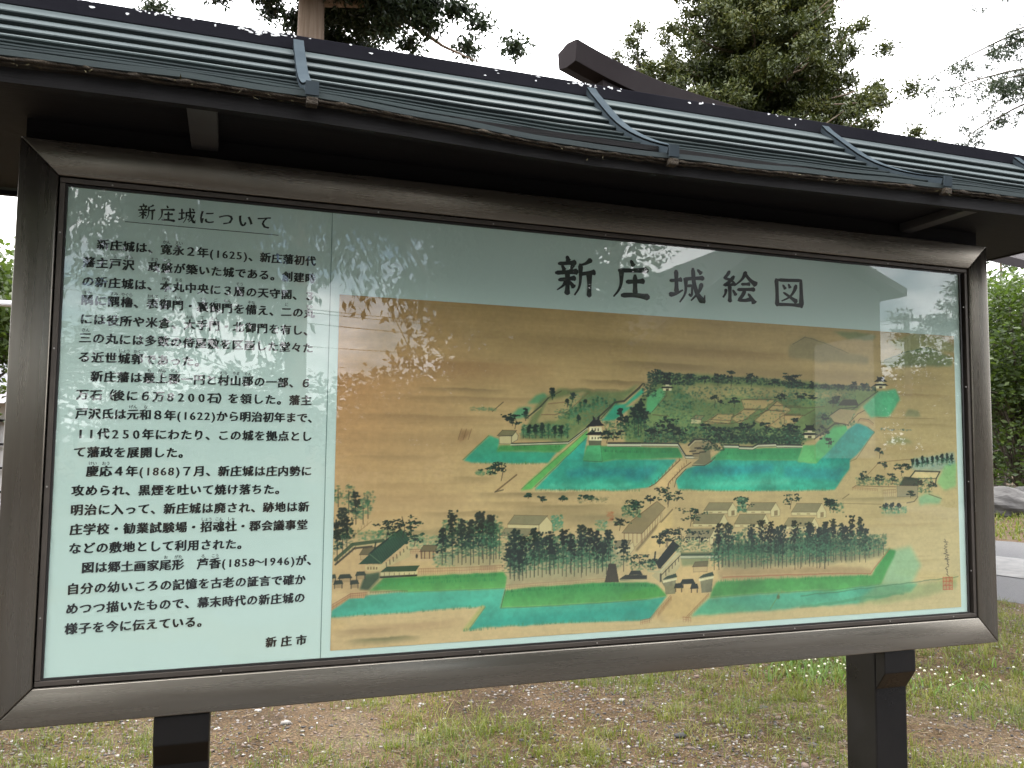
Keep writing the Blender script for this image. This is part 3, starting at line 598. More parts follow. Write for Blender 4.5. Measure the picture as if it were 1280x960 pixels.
    pine('E', 400, 460, 70); pine('E', 385, 440, 40)
    # moats of the keep
    MO, M1 = (52, 150, 122), (70, 176, 140)
    grad([('E', 90, 650), (245, 500), (310, 520), (300, 592), (655, 597), (600, 665), (380, 667), (150, 662)], (74, 168, 120), (46, 150, 126), 1, 1.5, 1, .2)
    line([('E', 88, 645), (243, 500)], 1.6, (94, 116, 70), .8)
    fill([('E', 290, 597), (310, 556), (720, 548), (660, 600), (420, 592)], (74, 150, 78), 1, 1.5, 1, .3)
    grad([('E', 520, 822), (600, 740), (835, 500), (815, 650), (920, 655), (1000, 645), ('F', 0, 640), (312, 642), (180, 795), (140, 812), (0, 828), ('E', 800, 826)], (40, 148, 132), (58, 172, 140), 1, 1.5, 1, .3)
    grad([('F', 325, 822), (310, 770), (370, 700), (400, 688), (500, 672), (540, 640), (1056, 648), ('G', 80, 655), (190, 665), (260, 590), (370, 470), (440, 425), (500, 450), (540, 480), (430, 620), (392, 650), (390, 700), (300, 825), (0, 832), ('F', 600, 830)], (36, 142, 134), (58, 172, 140), 1, 1.5, 1, .3)
    for pts, a in [([('E', 700, 700), (1100, 690), (1100, 740), (720, 750)], .45), ([('F', 420, 690), (900, 670), (900, 720), (400, 740)], .5), ([('G', 0, 690), (370, 700), (330, 760), (0, 760)], .4), ([('F', 20, 700), (200, 690), (150, 760), (0, 770)], .45)]:
        fill(pts, (22, 118, 138), a, 6, 8, .3)
    for pts in [[('E', 620, 790), (1100, 790), (1100, 812), (600, 812)], [('F', 520, 770), (1000, 760), (1000, 800), (480, 800)]]: fill(pts, (110, 206, 168), .5, 5, 6, .2)
    fill([('E', 436, 828), (480, 780), (838, 468), (832, 512), (520, 803), (500, 822)], (96, 172, 88), 1, 1.5, 1, .2)
    line([('E', 440, 820), (836, 470)], 1.1, (70, 96, 50), .7); line([('E', 520, 806), (832, 512)], 1.1, (50, 100, 70), .7)
    grad([('E', 808, 652), (835, 560), (1152, 566), ('F', 0, 566), (322, 572), (352, 632), (0, 645), ('E', 1000, 645), (920, 657)], (48, 122, 68), (76, 164, 98), 1, 1.5, 1, .25)
    grad([('F', 510, 645), (600, 575), (1056, 574), ('G', 112, 560), (84, 655), ('F', 1056, 650)], (46, 128, 76), (74, 166, 106), 1, 1.5, 1, .25)
    fill([('G', 80, 658), (112, 560), (182, 556), (192, 667)], (108, 186, 112), 1, 1.5, 1, .2)
    fill([('G', 190, 667), (182, 558), (300, 440), (372, 436), (378, 466), (268, 592)], (84, 178, 104), 1, 1.5, 1, .2)
    for k, pts, n in [('E', [(520, 826), (800, 828), (1150, 830)], 90), ('F', [(330, 826), (600, 832), (1056, 830)], 90), ('E', [(150, 662), (380, 668), (600, 666)], 50), ('G', [(0, 832), (300, 826)], 30)]:
        tufts(k, pts, n, (86, 130, 76), 3); tufts(k, [(a, b+5) for a, b in pts], n//2, (214, 200, 150), 2)
    tufts('E', [(840, 590), (1140, 600)], 60, (48, 110, 70), 3); tufts('E', [(320, 572), (690, 566)], 40, (54, 130, 66), 3); tufts('F', [(560, 610), (1040, 600)], 60, (40, 120, 80), 3)
    tufts('F', [(20, 600), (320, 600)], 40, (44, 120, 80), 3)
    line([('E', 915, 400), (1000, 303), (1055, 298), (1152, 215)], 1.5, (60, 60, 44), .9)
    fill([('E', 920, 412), (1000, 315), (1062, 308), (1152, 228), ('F', 110, 215), (118, 245), (0, 330), ('E', 1110, 320), (1000, 405)], (52, 160, 124), 1, 1.5, 1, .2)
    line([('E', 830, 455), (1000, 300), (1055, 292), (1150, 208), ('F', 110, 190)], 2.8, (56, 54, 40), .9)
    # inner bailey
    fill([('F', 0, 545), (15, 350), (130, 250), (205, 120), (620, 150), (1056, 175), ('G', 560, 235), (470, 325), (350, 430), (100, 555), ('F', 600, 556), (480, 520), (340, 545)], (74, 106, 56), .74, 5, 4, .45)
    grad([('F', 130, 360), (140, 270), (215, 210), (250, 250), (170, 362)], (96, 168, 104), (72, 164, 108), .9, 2, 1)
    fill([('F', 320, 200), (620, 200), (1056, 225), ('G', 400, 240), (300, 280), ('F', 700, 270), (520, 300), (400, 270)], (176, 150, 98), .7, 5, 5)
    for pts in [[('F', 470, 430), (560, 372), (655, 372), (630, 430)], [('F', 640, 400), (715, 345), (800, 345), (690, 430)], [('F', 780, 410), (915, 295), (1000, 345), (870, 450)], [('F', 700, 285), (910, 285), (840, 340), (720, 340)], [('F', 870, 440), (950, 380), (1056, 385), (1000, 420), (920, 460)], [('G', 0, 380), (110, 380), (60, 430), (0, 430)]]:
        fill(pts, (190, 156, 104), .85, 1.5, 1); line(pts+[(pts[0][-2], pts[0][-1])], 1.2, (104, 78, 50), .75)
    for pts in [[('F', 170, 375), (270, 385)], [('F', 165, 360), (250, 265), (255, 240)], [('F', 470, 415), (640, 430), (740, 400)], [('F', 780, 385), (860, 350), (915, 295)], [('F', 720, 282), (910, 285)], [('F', 890, 320), (1056, 325)], [('F', 720, 345), (970, 350)], [('F', 940, 370), (1056, 372)], [('G', 0, 330), (150, 335), (240, 325)], [('G', 0, 375), (120, 380), (180, 345)], [('F', 560, 372), (520, 405), (640, 410)], [('F', 640, 390), (700, 365)], [('F', 800, 380), (860, 345), (960, 360)]]:
        line(pts, 1.5, (84, 68, 44), .75)
    house('F', [(400, 400), (460, 405), (460, 430), (398, 428)], [(398, 400), (430, 378), (480, 382), (460, 405)], (206, 188, 140), (140, 122, 86))
    bush('F', 30, 330, 130, 520, 150, (MD, (70, 110, 70)), .5); bush('F', 120, 440, 560, 545, 700, (MD, LT, DK, MD), .6); bush('F', 560, 450, 1056, 548, 900, (MD, DK, MD), .6); bush('F', 560, 500, 1056, 552, 400, (DK, MD), .6)
    bush('F', 200, 290, 420, 350, 120, (LT, MD), .5); bush('F', 300, 250, 380, 280, 40, (LT,), .5); bush('G', 0, 470, 130, 550, 150, (MD, LT, DK), .55)
    bush('G', 180, 360, 420, 440, 200, (LT, MD), .5); bush('G', 0, 200, 300, 320, 160, (LT,), .3)
    bush('F', 320, 200, 1056, 300, 420, (LT, MD), .4); bush('F', 200, 230, 480, 440, 420, (LT, MD, (88, 120, 70)), .45); bush('F', 480, 300, 1056, 440, 260, (LT, MD), .4); bush('G', 0, 230, 430, 330, 300, (LT, MD), .4); bush('F', 140, 120, 420, 200, 420, (DK, MD), .7); bush('F', 420, 140, 1056, 205, 480, (DK, MD, MD), .5); bush('G', 0, 185, 550, 235, 520, (DK, MD, MD), .55); bush('F', 110, 190, 190, 270, 100, (DK, MD), .6)
    for x, y, s in [(215, 190, 70), (250, 185, 50), (560, 200, 60), (640, 205, 80), (480, 190, 40), (760, 210, 70), (900, 210, 40), (985, 215, 80), (1030, 210, 60), (390, 180, 40)]: pine('F', x, y, s)
    for x, y, s in [(40, 220, 70), (105, 225, 40), (170, 225, 40), (250, 230, 40), (320, 235, 40), (420, 235, 50), (480, 230, 40)]: pine('G', x, y, s)
    for x, y, t in [(100, 280, 480), (60, 330, 470), (120, 340, 470)]: cedar('F', x, y, t, 13, 1)
    for x, y, s in [(255, 490, 90), (180, 510, 70), (295, 500, 60), (540, 330, 60), (660, 330, 50), (560, 545, 80), (610, 540, 70), (690, 470, 40), (750, 480, 50), (850, 490, 60), (1000, 490, 50), (940, 300, 45), (330, 520, 60), (490, 480, 40), (160, 505, 40)]: pine('F', x, y, s)
    for x, y, s in [(100, 290, 40), (170, 290, 30), (290, 330, 60), (320, 300, 30), (30, 500, 60), (60, 490, 40), (250, 420, 40), (240, 520, 70), (265, 570, 50), (60, 430, 30)]: pine('G', x, y, s)
    # trees beside the keep
    cedar('E', 1035, 340, 500, 10); cedar('E', 1065, 380, 500, 9, .7); bush('E', 940, 420, 1150, 525, 260, ((120, 140, 80), LT, MD), .5); cedar('E', 1140, 310, 500, 14)
    # white walls with tiled caps
    wall('F', [(0, 545), (322, 547), (368, 620), (440, 622)], 5); wall('F', [(600, 556), (685, 558), (690, 566), (770, 568), (800, 552), (910, 548), (915, 556), (1056, 556)], 5)
    wall('E', [(960, 545), (1152, 545)], 6); wall('E', [(378, 548), (720, 538), (832, 452)], 3.4); wall('G', [(0, 556), (105, 558)], 4.6)
    line([('G', 180, 520), (300, 430), (360, 425), (365, 440)], 3, (64, 60, 44), .9); line([('G', 400, 350), (560, 235)], 2.4, (70, 72, 50), .9)
    # keep
    fill([('E', 840, 560), (812, 650), (925, 655), (915, 556)], (74, 160, 104), 1, 1, 1, .25); line([('E', 915, 556), (925, 655)], 1., (60, 96, 60), .7); line([('E', 810, 652), (920, 657)], 1., (40, 80, 60), .7)
    fill([('E', 842, 530), (920, 528), (918, 558), (845, 558)], (92, 92, 70), .95, 1, 0)
    for y0, y1 in ((448, 482), (500, 530)): fill([('E', 848, y0), (920, y0), (922, y1), (846, y1)], (226, 214, 170), 1, .3, 0); [fill([('E', x, y0+8), (x+8, y0+8), (x+8, y1-8), (x, y1-8)], (80, 66, 48), .8, .2, 0, 0) for x in (860, 878, 896)]
    for p in ([(826, 448), (850, 425), (868, 405), (866, 378), (878, 392), (895, 390), (908, 376), (908, 405), (920, 425), (940, 440)], [(820, 498), (846, 480), (920, 478), (935, 496)]): fill([('E',)+p[0]]+p[1:], (20, 22, 22), 1, .5, 0)
    dab(*T([('E', 888, 398)])[0], 3, 3, (120, 130, 100), .7)
    pine('E', 950, 545, 75); pine('E', 990, 530, 50)
    # other towers
    def tower(k, x, y, s):
        f = lambda pts, c: fill([(k, x+pts[0][0]*s, y+pts[0][1]*s)]+[(x+a*s, y+b*s) for a, b in pts[1:]], c, 1, .3, 0, .05)
        f([(-.7, .2), (.7, .2), (.7, 1.), (-.7, 1.)], (220, 206, 160)); f([(-1.2, .6), (1.2, .6), (.7, .3), (-.7, .3)], (24, 28, 26)); f([(-1., .0), (-.5, -.4), (-.6, -.9), (-.4, -.7), (.4, -.7), (.6, -.95), (.5, -.4), (1., .0)], (22, 26, 24))
        f([(-.3, .0), (.3, .0), (.3, .28), (-.3, .28)], (214, 200, 156)); f([(-.25, .7), (.25, .7), (.25, 1.), (-.25, 1.)], (70, 60, 44))
    tower('G', 152, 470, 46); tower('G', 577, 178, 40); tower('F', 258, 195, 36)
    house('E', [(305, 505), (380, 500), (378, 550), (308, 548)], [(295, 500), (325, 468), (410, 470), (385, 502)], (206, 188, 140), (120, 112, 78), INK, [(380, 502), (402, 474), (420, 500), (416, 525), (380, 545)])
    # north moat and far gate
    fill([('G', 470, 330), (560, 240), (665, 222), (695, 285), (625, 388), (520, 392)], (74, 168, 120), .92, 2, 3, .2)
    fill([('G', 320, 320), (350, 285), (430, 285), (445, 322)], (44, 44, 34), .95, .5, 0); fill([('G', 270, 380), (330, 340), (430, 350), (380, 430), (300, 420)], (176, 150, 108), .85, 1, 0); line([('G', 265, 385), (330, 340), (440, 330)], 1.6, INK, .8); line([('G', 270, 400), (300, 420), (380, 435), (440, 370), (480, 350)], 1.5, (80, 66, 48), .8)
    line([('G', 440, 425), (450, 405), (500, 412), (530, 435)], 3.4, (176, 140, 96), .95); line([('G', 440, 415), (455, 398), (505, 404), (535, 428)], 1., (80, 60, 40), .8); line([('G', 500, 450), (540, 478), (430, 640), (395, 655)], 1.3, (80, 84, 56), .7)
    line([('G', 560, 392), (900, 400)], 1.1, (120, 96, 62), .6); fill([('G', 720, 385), (745, 340), (800, 350), (820, 390)], (96, 116, 84), .5, 3, 3); fill([('G', 600, 548), (670, 505), (740, 520), (770, 550)], (104, 124, 76), .5, 3, 4)
    for x, y in ((600, 462), (640, 465), (700, 465), (740, 468)): bush('G', x-20, y-5, x+20, y+5, 8, ((70, 80, 60), (90, 130, 120)), .6)
    fill([('G', 395, 650), (430, 640), (300, 830), (392, 705)], (196, 168, 116), .4, 2, 2)
    # great gate and bridge
    fill([('F', 385, 560), (420, 520), (500, 520), (525, 540), (515, 640), (420, 640)], (150, 132, 96), .9, 1, 1)
    fill([('F', 445, 640), (450, 600), (515, 590), (520, 655), (480, 675), (410, 670)], (126, 118, 88), 1, 1, 0); line([('F', 408, 678), (480, 680), (520, 655), (545, 630)], 1.8, (70, 66, 50), .8)
    line([('F', 385, 558), (420, 524), (500, 522), (525, 545)], 3.2, (50, 46, 36), .95); line([('F', 390, 566), (425, 532), (500, 530)], 1.4, (206, 190, 150), .8)
    for x, y in ((410, 595), (440, 575), (470, 600), (430, 610), (455, 580)): line([('F', x-18, y), (x+18, y-3)], 2.2, (48, 44, 34), .9)
    bush('F', 470, 520, 600, 590, 120, (DK, MD), .7)
    fill([('F', 180, 800), (340, 648), (375, 660), (350, 690), (262, 808), (230, 812)], (212, 176, 122), 1, .8, 0); line([('F', 150, 808), (190, 785), (335, 645)], 1.6, (104, 72, 46), .9); line([('F', 262, 808), (268, 780), (345, 700), (400, 660)], 1.6, (104, 72, 46), .9); line([('F', 300, 808), (312, 760), (370, 700)], 1.4, (60, 60, 50), .8)
    for i in range(9):
        t = i/8; line([('F', 165+165*t, 800-150*t), (165+165*t, 784-150*t)], 1., (96, 66, 42), .8); line([('F', 262+110*t, 806-140*t), (262+110*t, 788-140*t)], 1., (96, 66, 42), .8)
    # --- middle ground
    for x, y in ((190, 740), (260, 735)): bush('E', x-25, y-30, x+25, y, 30, (LT,), .5)
    pine('E', 262, 735, 45, .6); pine('E', 318, 770, 90); line([('E', 285, 835), (410, 735)], 2.6, (110, 84, 56), .9); line([('E', 280, 838), (330, 825)], 2, (60, 54, 40), .7)
    fill([('E', 62, 540), (75, 470), (140, 470), (110, 520)], (132, 90, 56), .5, 3, 3)
    for x in (60, 90, 120): line([('E', x, 525), (x+20, 460)], 1., (100, 66, 40), .6)
    for x, y in ((480, 872), (565, 895), (685, 890), (860, 890), (820, 885)): pine('E', x, y+4, 26, .5)
    bush('E', 780, 870, 960, 900, 60, ((110, 112, 80),), .4)
    # long house along the avenue, store houses
    fill([('B', 905, 470), (1152, 165), (1152, 330), (1060, 430), (950, 475)], (216, 182, 124), .8, 2, 3)
    house('B', [(860, 318), (968, 318), (1090, 195), (1090, 235), (930, 400), (862, 355)], [(850, 315), (905, 245), (1060, 125), (1110, 165), (970, 318)], (206, 180, 130), (142, 124, 88), (90, 66, 44))
    line([('B', 905, 245), (1050, 132)], 1.4, BR, .6); fill([('B', 930, 420), (1060, 262), (1062, 280), (940, 425)], (100, 84, 58), .8, .5, 1); line([('B', 1085, 250), (1152, 175)], 3., (120, 100, 70), .8)
    for x in (865, 890, 915, 940, 965): line([('B', x, 318), (x, 375)], 1., (110, 70, 46), .8)
    for i in range(8): line([('B', 970+16*i, 318-16*i), (972+15*i, 372-17*i)], 1., (110, 70, 46), .7)
    house('B', [(808, 410), (880, 400), (915, 370), (925, 410), (900, 440), (810, 440)], [(800, 405), (820, 362), (905, 358), (880, 402)], (210, 188, 140), (134, 122, 90), (80, 62, 44))
    bush('B', 850, 150, 960, 220, 130, (MD, LT), .6); pine('B', 1020, 140, 40); pine('B', 835, 300, 60); pine('B', 940, 200, 60, .6); pine('B', 1125, 160, 95); pine('B', 920, 180, 50, .5)
    bush('B', 690, 240, 760, 300, 70, (LT, (100, 150, 120)), .5); bush('B', 760, 190, 800, 240, 40, ((180, 110, 70),), .45); bush('B', 420, 210, 495, 300, 130, (LT, (70, 140, 110)), .6)
    house('B', [(165, 264), (352, 266), (352, 290), (165, 288)], [(165, 262), (205, 208), (405, 212), (352, 268)], (214, 194, 144), (140, 130, 96), (96, 80, 54), [(352, 268), (398, 214), (432, 258), (430, 318), (354, 322)])
    house('B', [(128, 330), (290, 332), (290, 350), (150, 350)], [(125, 330), (150, 285), (312, 290), (280, 335)], (204, 182, 134), (138, 128, 96), (110, 92, 64))
    for x0, y0, w, d in ((300, 140, 165, 50), (566, 140, 170, 50), (852, 145, 175, 56), (230, 212, 180, 62), (492, 214, 180, 62), (800, 236, 180, 54), (180, 305, 170, 60)):
        house('C', [(x0, y0+d), (x0+w-15, y0+d), (x0+w-15, y0+d+20), (x0+3, y0+d+20)], [(x0, y0+d), (x0+34, y0), (x0+w+18, y0), (x0+w-14, y0+d)], (214, 196, 146), (140, 128, 94), (104, 84, 56),
              [(x0+w-14, y0+d), (x0+w+18, y0), (x0+w+45, y0+d-4), (x0+w+44, y0+d+34), (x0+w-12, y0+d+40)])
        for q in (.2, .55): fill([('C', x0+w*q, y0+d+8), (x0+w*q+22, y0+d+8), (x0+w*q+22, y0+d+15), (x0+w*q, y0+d+15)], (150, 124, 84), .8, .2, 0)
        fill([('C', x0+w+8, y0+d+2), (x0+w+30, y0+d-2), (x0+w+30, y0+d+30), (x0+w+8, y0+d+34)], (120, 96, 64), .75, .2, 0)
    for x, y, s in ((540, 190, 80), (845, 180, 80), (1095, 190, 70), (70, 150, 90), (215, 290, 90), (245, 215, 30)): pine('C', x, y, s, .7)
    bush('C', 510, 110, 570, 200, 130, ((80, 130, 96), MD), .7)
    # --- outer moat, lower left
    MOA = [('A', 62, 722), (150, 656), (260, 637), (460, 622), ('B', 0, 652), (150, 645), (120, 765), (400, 752), (700, 735), (1000, 712), (1117, 693), (1020, 828), (960, 838), (500, 852), (330, 865), (0, 882), ('A', 770, 822), (860, 697), (640, 712), (480, 726), (380, 733), (200, 745), (58, 757)]
    grad(MOA, (84, 172, 142), (48, 154, 134), 1, 1.5, 1, .18)
    fill([('A', 66, 735), (200, 715), (500, 690), (918, 650), (918, 680), (640, 705), (300, 732), (70, 752)], (84, 190, 160), .5, 5, 6); fill([('B', 0, 850), (400, 800), (800, 770), (1000, 740), (1010, 790), (500, 835), (0, 872)], (34, 150, 130), .5, 5, 6)
    fill([('A', 740, 822), (845, 692), (862, 700), (775, 815), (765, 826)], (178, 172, 104), 1, 1, 1, .1); line([('A', 775, 818), (862, 700)], 1., (84, 110, 64), .7)
    grad([('A', 250, 618), (325, 550), (510, 540), (918, 522), ('B', 140, 548), (162, 580), (150, 647), (0, 654), ('A', 460, 624), (320, 614)], (40, 122, 56), (106, 168, 86), 1, 1.5, 1, .2)
    grad([('B', 150, 658), (300, 640), (750, 610), (1000, 610), (1062, 625), (1120, 690), (1000, 712), (700, 735), (400, 752), (120, 765)], (40, 124, 62), (98, 164, 86), 1, 1.5, 1, .22)
    line([('B', 120, 766), (400, 754), (700, 737), (1000, 714)], 1., (50, 110, 80), .7); line([('A', 460, 624), (918, 606), ('B', 150, 646)], .9, (60, 120, 90), .6); line([('B', 150, 655), (125, 760)], 1.3, (60, 80, 50), .8)
    tufts('A', [(500, 556), (918, 536)], 80, (36, 120, 62), 4); tufts('A', [(520, 575), (918, 560)], 50, (40, 130, 70), 3.5); tufts('B', [(150, 668), (750, 628), (1050, 632)], 150, (30, 110, 60), 4.5); tufts('B', [(180, 690), (700, 655), (1060, 660)], 80, (50, 140, 70), 4)
    tufts('A', [(290, 590), (480, 580)], 30, (60, 150, 80), 3)
    for k, pts, n in [('A', [(60, 752), (380, 735), (640, 716), (850, 700)], 60), ('A', [(745, 824), (800, 822), (918, 812)], 30), ('B', [(0, 880), (330, 864), (500, 852), (960, 836)], 90)]: tufts(k, pts, n, (66, 130, 86), 3.5)
    pickets('A', (512, 503), (918, 488), (512, 532), (918, 518), 46); pickets('B', (0, 512), (145, 508), (0, 538), (145, 534), 14); pickets('B', (156, 628), (745, 588), (156, 654), (745, 612), 62, (150, 100, 74))
    # left gate hall
    fill([('A', 70, 560), (90, 440), (330, 380), (420, 470), (320, 560), (240, 640), (60, 620)], (196, 160, 112), .7, 3, 3)
    line([('A', 80, 455), (170, 375), (330, 355)], 5.5, (58, 76, 46), .95); line([('A', 84, 466), (175, 388), (300, 372)], 1.8, (190, 170, 120), .9); line([('A', 80, 480), (180, 395), (270, 386)], 3, (48, 44, 32), .9)
    for x in range(84, 190, 17): line([('A', x, 475-(x-84)*.7), (x, 440-(x-84)*.55)], 1., (100, 74, 50), .7)
    for x in range(150, 260, 16): line([('A', x, 350-(x-150)*.75), (x+2, 325-(x-150)*.72)], 1., (140, 110, 76), .6)
    line([('A', 150, 350), (268, 255)], 1., (140, 110, 76), .7)
    house('A', [(210, 430), (285, 430), (280, 458), (212, 455)], [(205, 428), (225, 396), (290, 388), (280, 430)], (190, 160, 112), (104, 92, 62), (70, 52, 36))
    fill([('A', 235, 483), (315, 483), (400, 440), (470, 365), (470, 440), (330, 500), (310, 515), (237, 512)], (204, 180, 128), .95, .6, 0); fill([('A', 200, 478), (258, 425), (285, 400), (420, 292), (470, 350), (320, 476)], (30, 62, 42), 1, .5, 0, .25)
    for i in range(16): line([('A', 285+9.4*i, 405-7.4*i), (325+9.6*i, 470-8.*i)], .9, (64, 100, 66), .5)
    line([('A', 258, 425), (285, 400), (420, 296)], 2.6, (22, 40, 28), .95); line([('A', 285, 400), (290, 365)], 2.4, (26, 44, 30), .9); line([('A', 420, 300), (415, 285)], 2.4, (26, 44, 30), .9); line([('A', 258, 425), (322, 476)], 1.4, (110, 130, 90), .7)
    for x in (250, 265, 280, 295): fill([('A', x-4, 492), (x+4, 492), (x+4, 506), (x-4, 506)], (110, 86, 52), .8, .2, 0, 0)
    for i in range(7): line([('A', 345+18*i, 470-14*i), (347+18*i, 495-16*i)], 1.4, (54, 46, 34), .8)
    fill([('A', 316, 522), (510, 512), (500, 540), (318, 548)], (208, 190, 140), 1, .4, 0); fill([('A', 312, 520), (350, 490), (520, 484), (500, 514)], (42, 70, 46), 1, .4, 0); line([('A', 316, 546), (502, 536)], 3, (26, 26, 20), .95)
    for x in range(335, 495, 26): line([('A', x, 524), (x, 542)], 1., (80, 66, 46), .8)
    fill([('A', 205, 612), (235, 530), (310, 518), (312, 548), (255, 612)], (62, 84, 56), .95, 1, 1, .3)
    for x, y, w in ((130, 545, 80), (212, 530, 60), (70, 545, 30), (95, 575, 55), (180, 575, 50)):
        fill([('A', x-w/2, y+10), (x-w/3, y-14), (x+w/3, y-16), (x+w/2, y+6)], (36, 46, 34), .95, .4, 0); fill([('A', x-w/2.6, y+10), (x+w/2.6, y+8), (x+w/2.6, y+26), (x-w/2.6, y+28)], (160, 132, 92), .8, .3, 0); line([('A', x-w/2.8, y+30), (x-w/2.8, y+6)], 1.4, INK, .8); line([('A', x+w/2.8, y+28), (x+w/2.8, y+6)], 1.4, INK, .8)
    fill([('A', 60, 700), (160, 628), (245, 625), (230, 655), (150, 655), (62, 718)], (204, 160, 112), 1, .6, 0); pickets('A', (62, 690), (158, 632), (62, 718), (158, 655), 12, (128, 80, 54)); pickets('A', (158, 632), (245, 625), (158, 655), (245, 650), 9, (128, 80, 54)); pickets('A', (262, 622), (455, 615), (262, 632), (455, 626), 14, (100, 96, 60))
    bush('A', 300, 300, 390, 345, 70, (MD, LT), .5); bush('A', 470, 330, 640, 400, 190, (LT, (110, 140, 100)), .5); bush('A', 200, 300, 320, 350, 70, (LT,), .4)
    pine('A', 345, 350, 70); pine('A', 430, 340, 85); pine('A', 470, 340, 60, .8); pine('A', 490, 385, 50, .5)
    house('A', [(524, 412), (600, 410), (598, 446), (526, 448)], [(520, 412), (540, 380), (612, 380), (600, 412)], (190, 158, 110), (112, 96, 64), (70, 46, 32)); pickets('A', (470, 402), (522, 400), (472, 424), (522, 422), 6); dab(*T([('A', 504, 436)])[0], 2.2, 4, (30, 24, 20), .9)
    for x in (530, 545, 570, 590): line([('A', x, 412), (x, 448)], 1.5, (70, 40, 28), .8)
    # cedar groves
    for x, t, b, d in ((95, 70, 180, .3), (150, 65, 220, .4), (187, 105, 270, .7), (250, 98, 240, .4), (118, 188, 420, 1), (90, 260, 470, 1), (140, 240, 400, .8), (225, 130, 270, .3)): cedar('A', x, t, b, 15 if d > .8 else 12, d)
    bush('A', 590, 420, 700, 490, 120, (LT, (110, 150, 116)), .5)
    fill([('A', 610, 420), (918, 380), ('B', 145, 400), (140, 500), ('A', 918, 488), (620, 492)], (150, 146, 104), .55, 3, 5)
    for x, t in ((655, 250), (720, 240), (760, 250), (800, 250), (850, 230), (905, 225)): cedar('A', x, t, 470, 11, .3)
    for x, t in ((637, 290), (690, 200), (740, 245), (785, 250), (828, 208), (885, 225)): cedar('A', x, t, 480, 13, .9)
    for x, t in ((12, 195), (65, 210), (95, 260), (40, 240), (115, 250)): cedar('B', x, t, 470, 14, .8 if x in (12, 65) else .4)
    fill([('B', 160, 590), (175, 420), (470, 430), (800, 420), (880, 480), (760, 590), (170, 630)], (136, 138, 104), .6, 3, 5)
    for x in range(180, 800, 24): cedar('B', x, 300+rs.rand()*60, 560+rs.rand()*30-(x-180)*.03, 12, .3)
    for x, t, b in ((205, 290, 600), (255, 335, 600), (325, 285, 580), (415, 305, 560), (500, 295, 500), (545, 325, 560), (607, 260, 580), (655, 290, 500), (700, 305, 560), (770, 300, 480), (180, 380, 590), (235, 420, 600), (735, 370, 540), (860, 360, 545), (440, 380, 520), (355, 310, 500)): cedar('B', x, t, b, 15, 1 if t < 340 else .7)
    fill([('B', 190, 600), (740, 560), (740, 590), (190, 628)], (168, 142, 104), .5, 3, 4)
    fill([('B', 745, 612), (770, 500), (815, 500), (832, 608)], (64, 54, 42), .95, 1, 0, .2)
    for x in range(755, 830, 10): line([('B', x, 610), (790+(x-790)*.5, 500)], .9, (40, 36, 28), .7)
    fill([('B', 835, 590), (870, 565), (1000, 568), (1000, 596), (838, 602)], (40, 42, 36), .95, .5, 0); line([('B', 840, 598), (995, 594)], 2., (190, 176, 130), .9); fill([('B', 890, 565), (905, 540), (960, 540), (975, 566)], (34, 40, 34), .95, .5, 0)
    pine('B', 950, 530, 70, .6); pine('B', 1020, 535, 50, .5); pine('B', 1120, 400, 90); bush('B', 900, 490, 1060, 535, 80, (LT, MD), .5)
    # front gate hall
    fill([('B', 1080, 560), (1152, 470), ('C', 140, 450), (380, 470), (390, 640), (330, 740), (230, 855), (70, 900), ('B', 1030, 830), (1140, 700)], (204, 170, 118), .9, 2, 2)
    wall('C', [(140, 470), (380, 468)], 7); fill([('C', 150, 490), (330, 485), (330, 530), (160, 540)], (112, 128, 88), .7, 2, 2); fill([('C', 140, 455), (370, 450), (370, 470), (140, 475)], (60, 82, 54), .8, 1, 1)
    fill([('C', -30, 600), (20, 560), (140, 440), (155, 460), (150, 540), (110, 600), (20, 640)], (184, 166, 124), .95, .5, 0)
    fill([('B', 1040, 470), (1060, 480), (1152, 365), ('C', 90, 350), (98, 375), (150, 415), (20, 560), ('B', 1095, 520), (1070, 530)], (20, 30, 26), 1, .5, 0, .15); line([('B', 1045, 480), (1050, 430)], 3, (20, 28, 24), .95)
    line([('C', 20, 580), (150, 440)], 3, (200, 190, 150), .9); line([('C', 30, 600), (150, 475)], 1.5, (50, 46, 36), .9); line([('C', 25, 640), (25, 590)], 2, INK, .8)
    for i in range(5): line([('C', 60+20*i, 565-20*i), (60+20*i, 600-22*i)], 1.5, (54, 46, 36), .8)
    line([('B', 1085, 560), (1085, 600), (1110, 640)], 2., (60, 60, 46), .8); fill([('B', 1085, 600), (1150, 600), (1140, 640), (1110, 650)], (130, 124, 94), .9, .6, 0); line([('B', 1010, 545), (1080, 548)], 2.4, (180, 170, 130), .9)
    for x, y, w in ((85, 615, 95), (315, 605, 100)):
        fill([('C', x-w*.42, y+10), (x+w*.42, y), (x+w*.36, y+100), (x-w*.3, y+104)], (122, 116, 88), 1, 1, 0, .35); fill([('C', x-w*.48, y+18), (x+w*.46, y), (x+w*.46, y+14), (x-w*.45, y+32)], (214, 200, 156), 1, .4, 0); fill([('C', x-w*.5, y+12), (x-w*.2, y-10), (x+w*.4, y-28), (x+w*.5, y-4)], (38, 58, 44), 1, .4, 0)
    for x, y, w in ((198, 645, 100), (140, 672, 60), (240, 675, 55)): fill([('C', x-w/2, y+10), (x-w/3, y-22), (x+w/3, y-24), (x+w/2, y+8)], (30, 38, 32), 1, .4, 0); fill([('C', x-w*.4, y+10), (x-w*.26, y+10), (x-w*.26, y+34), (x-w*.4, y+34)], (80, 64, 46), .9, .3, 0); fill([('C', x+w*.26, y+10), (x+w*.4, y+10), (x+w*.4, y+34), (x+w*.26, y+34)], (80, 64, 46), .9, .3, 0)
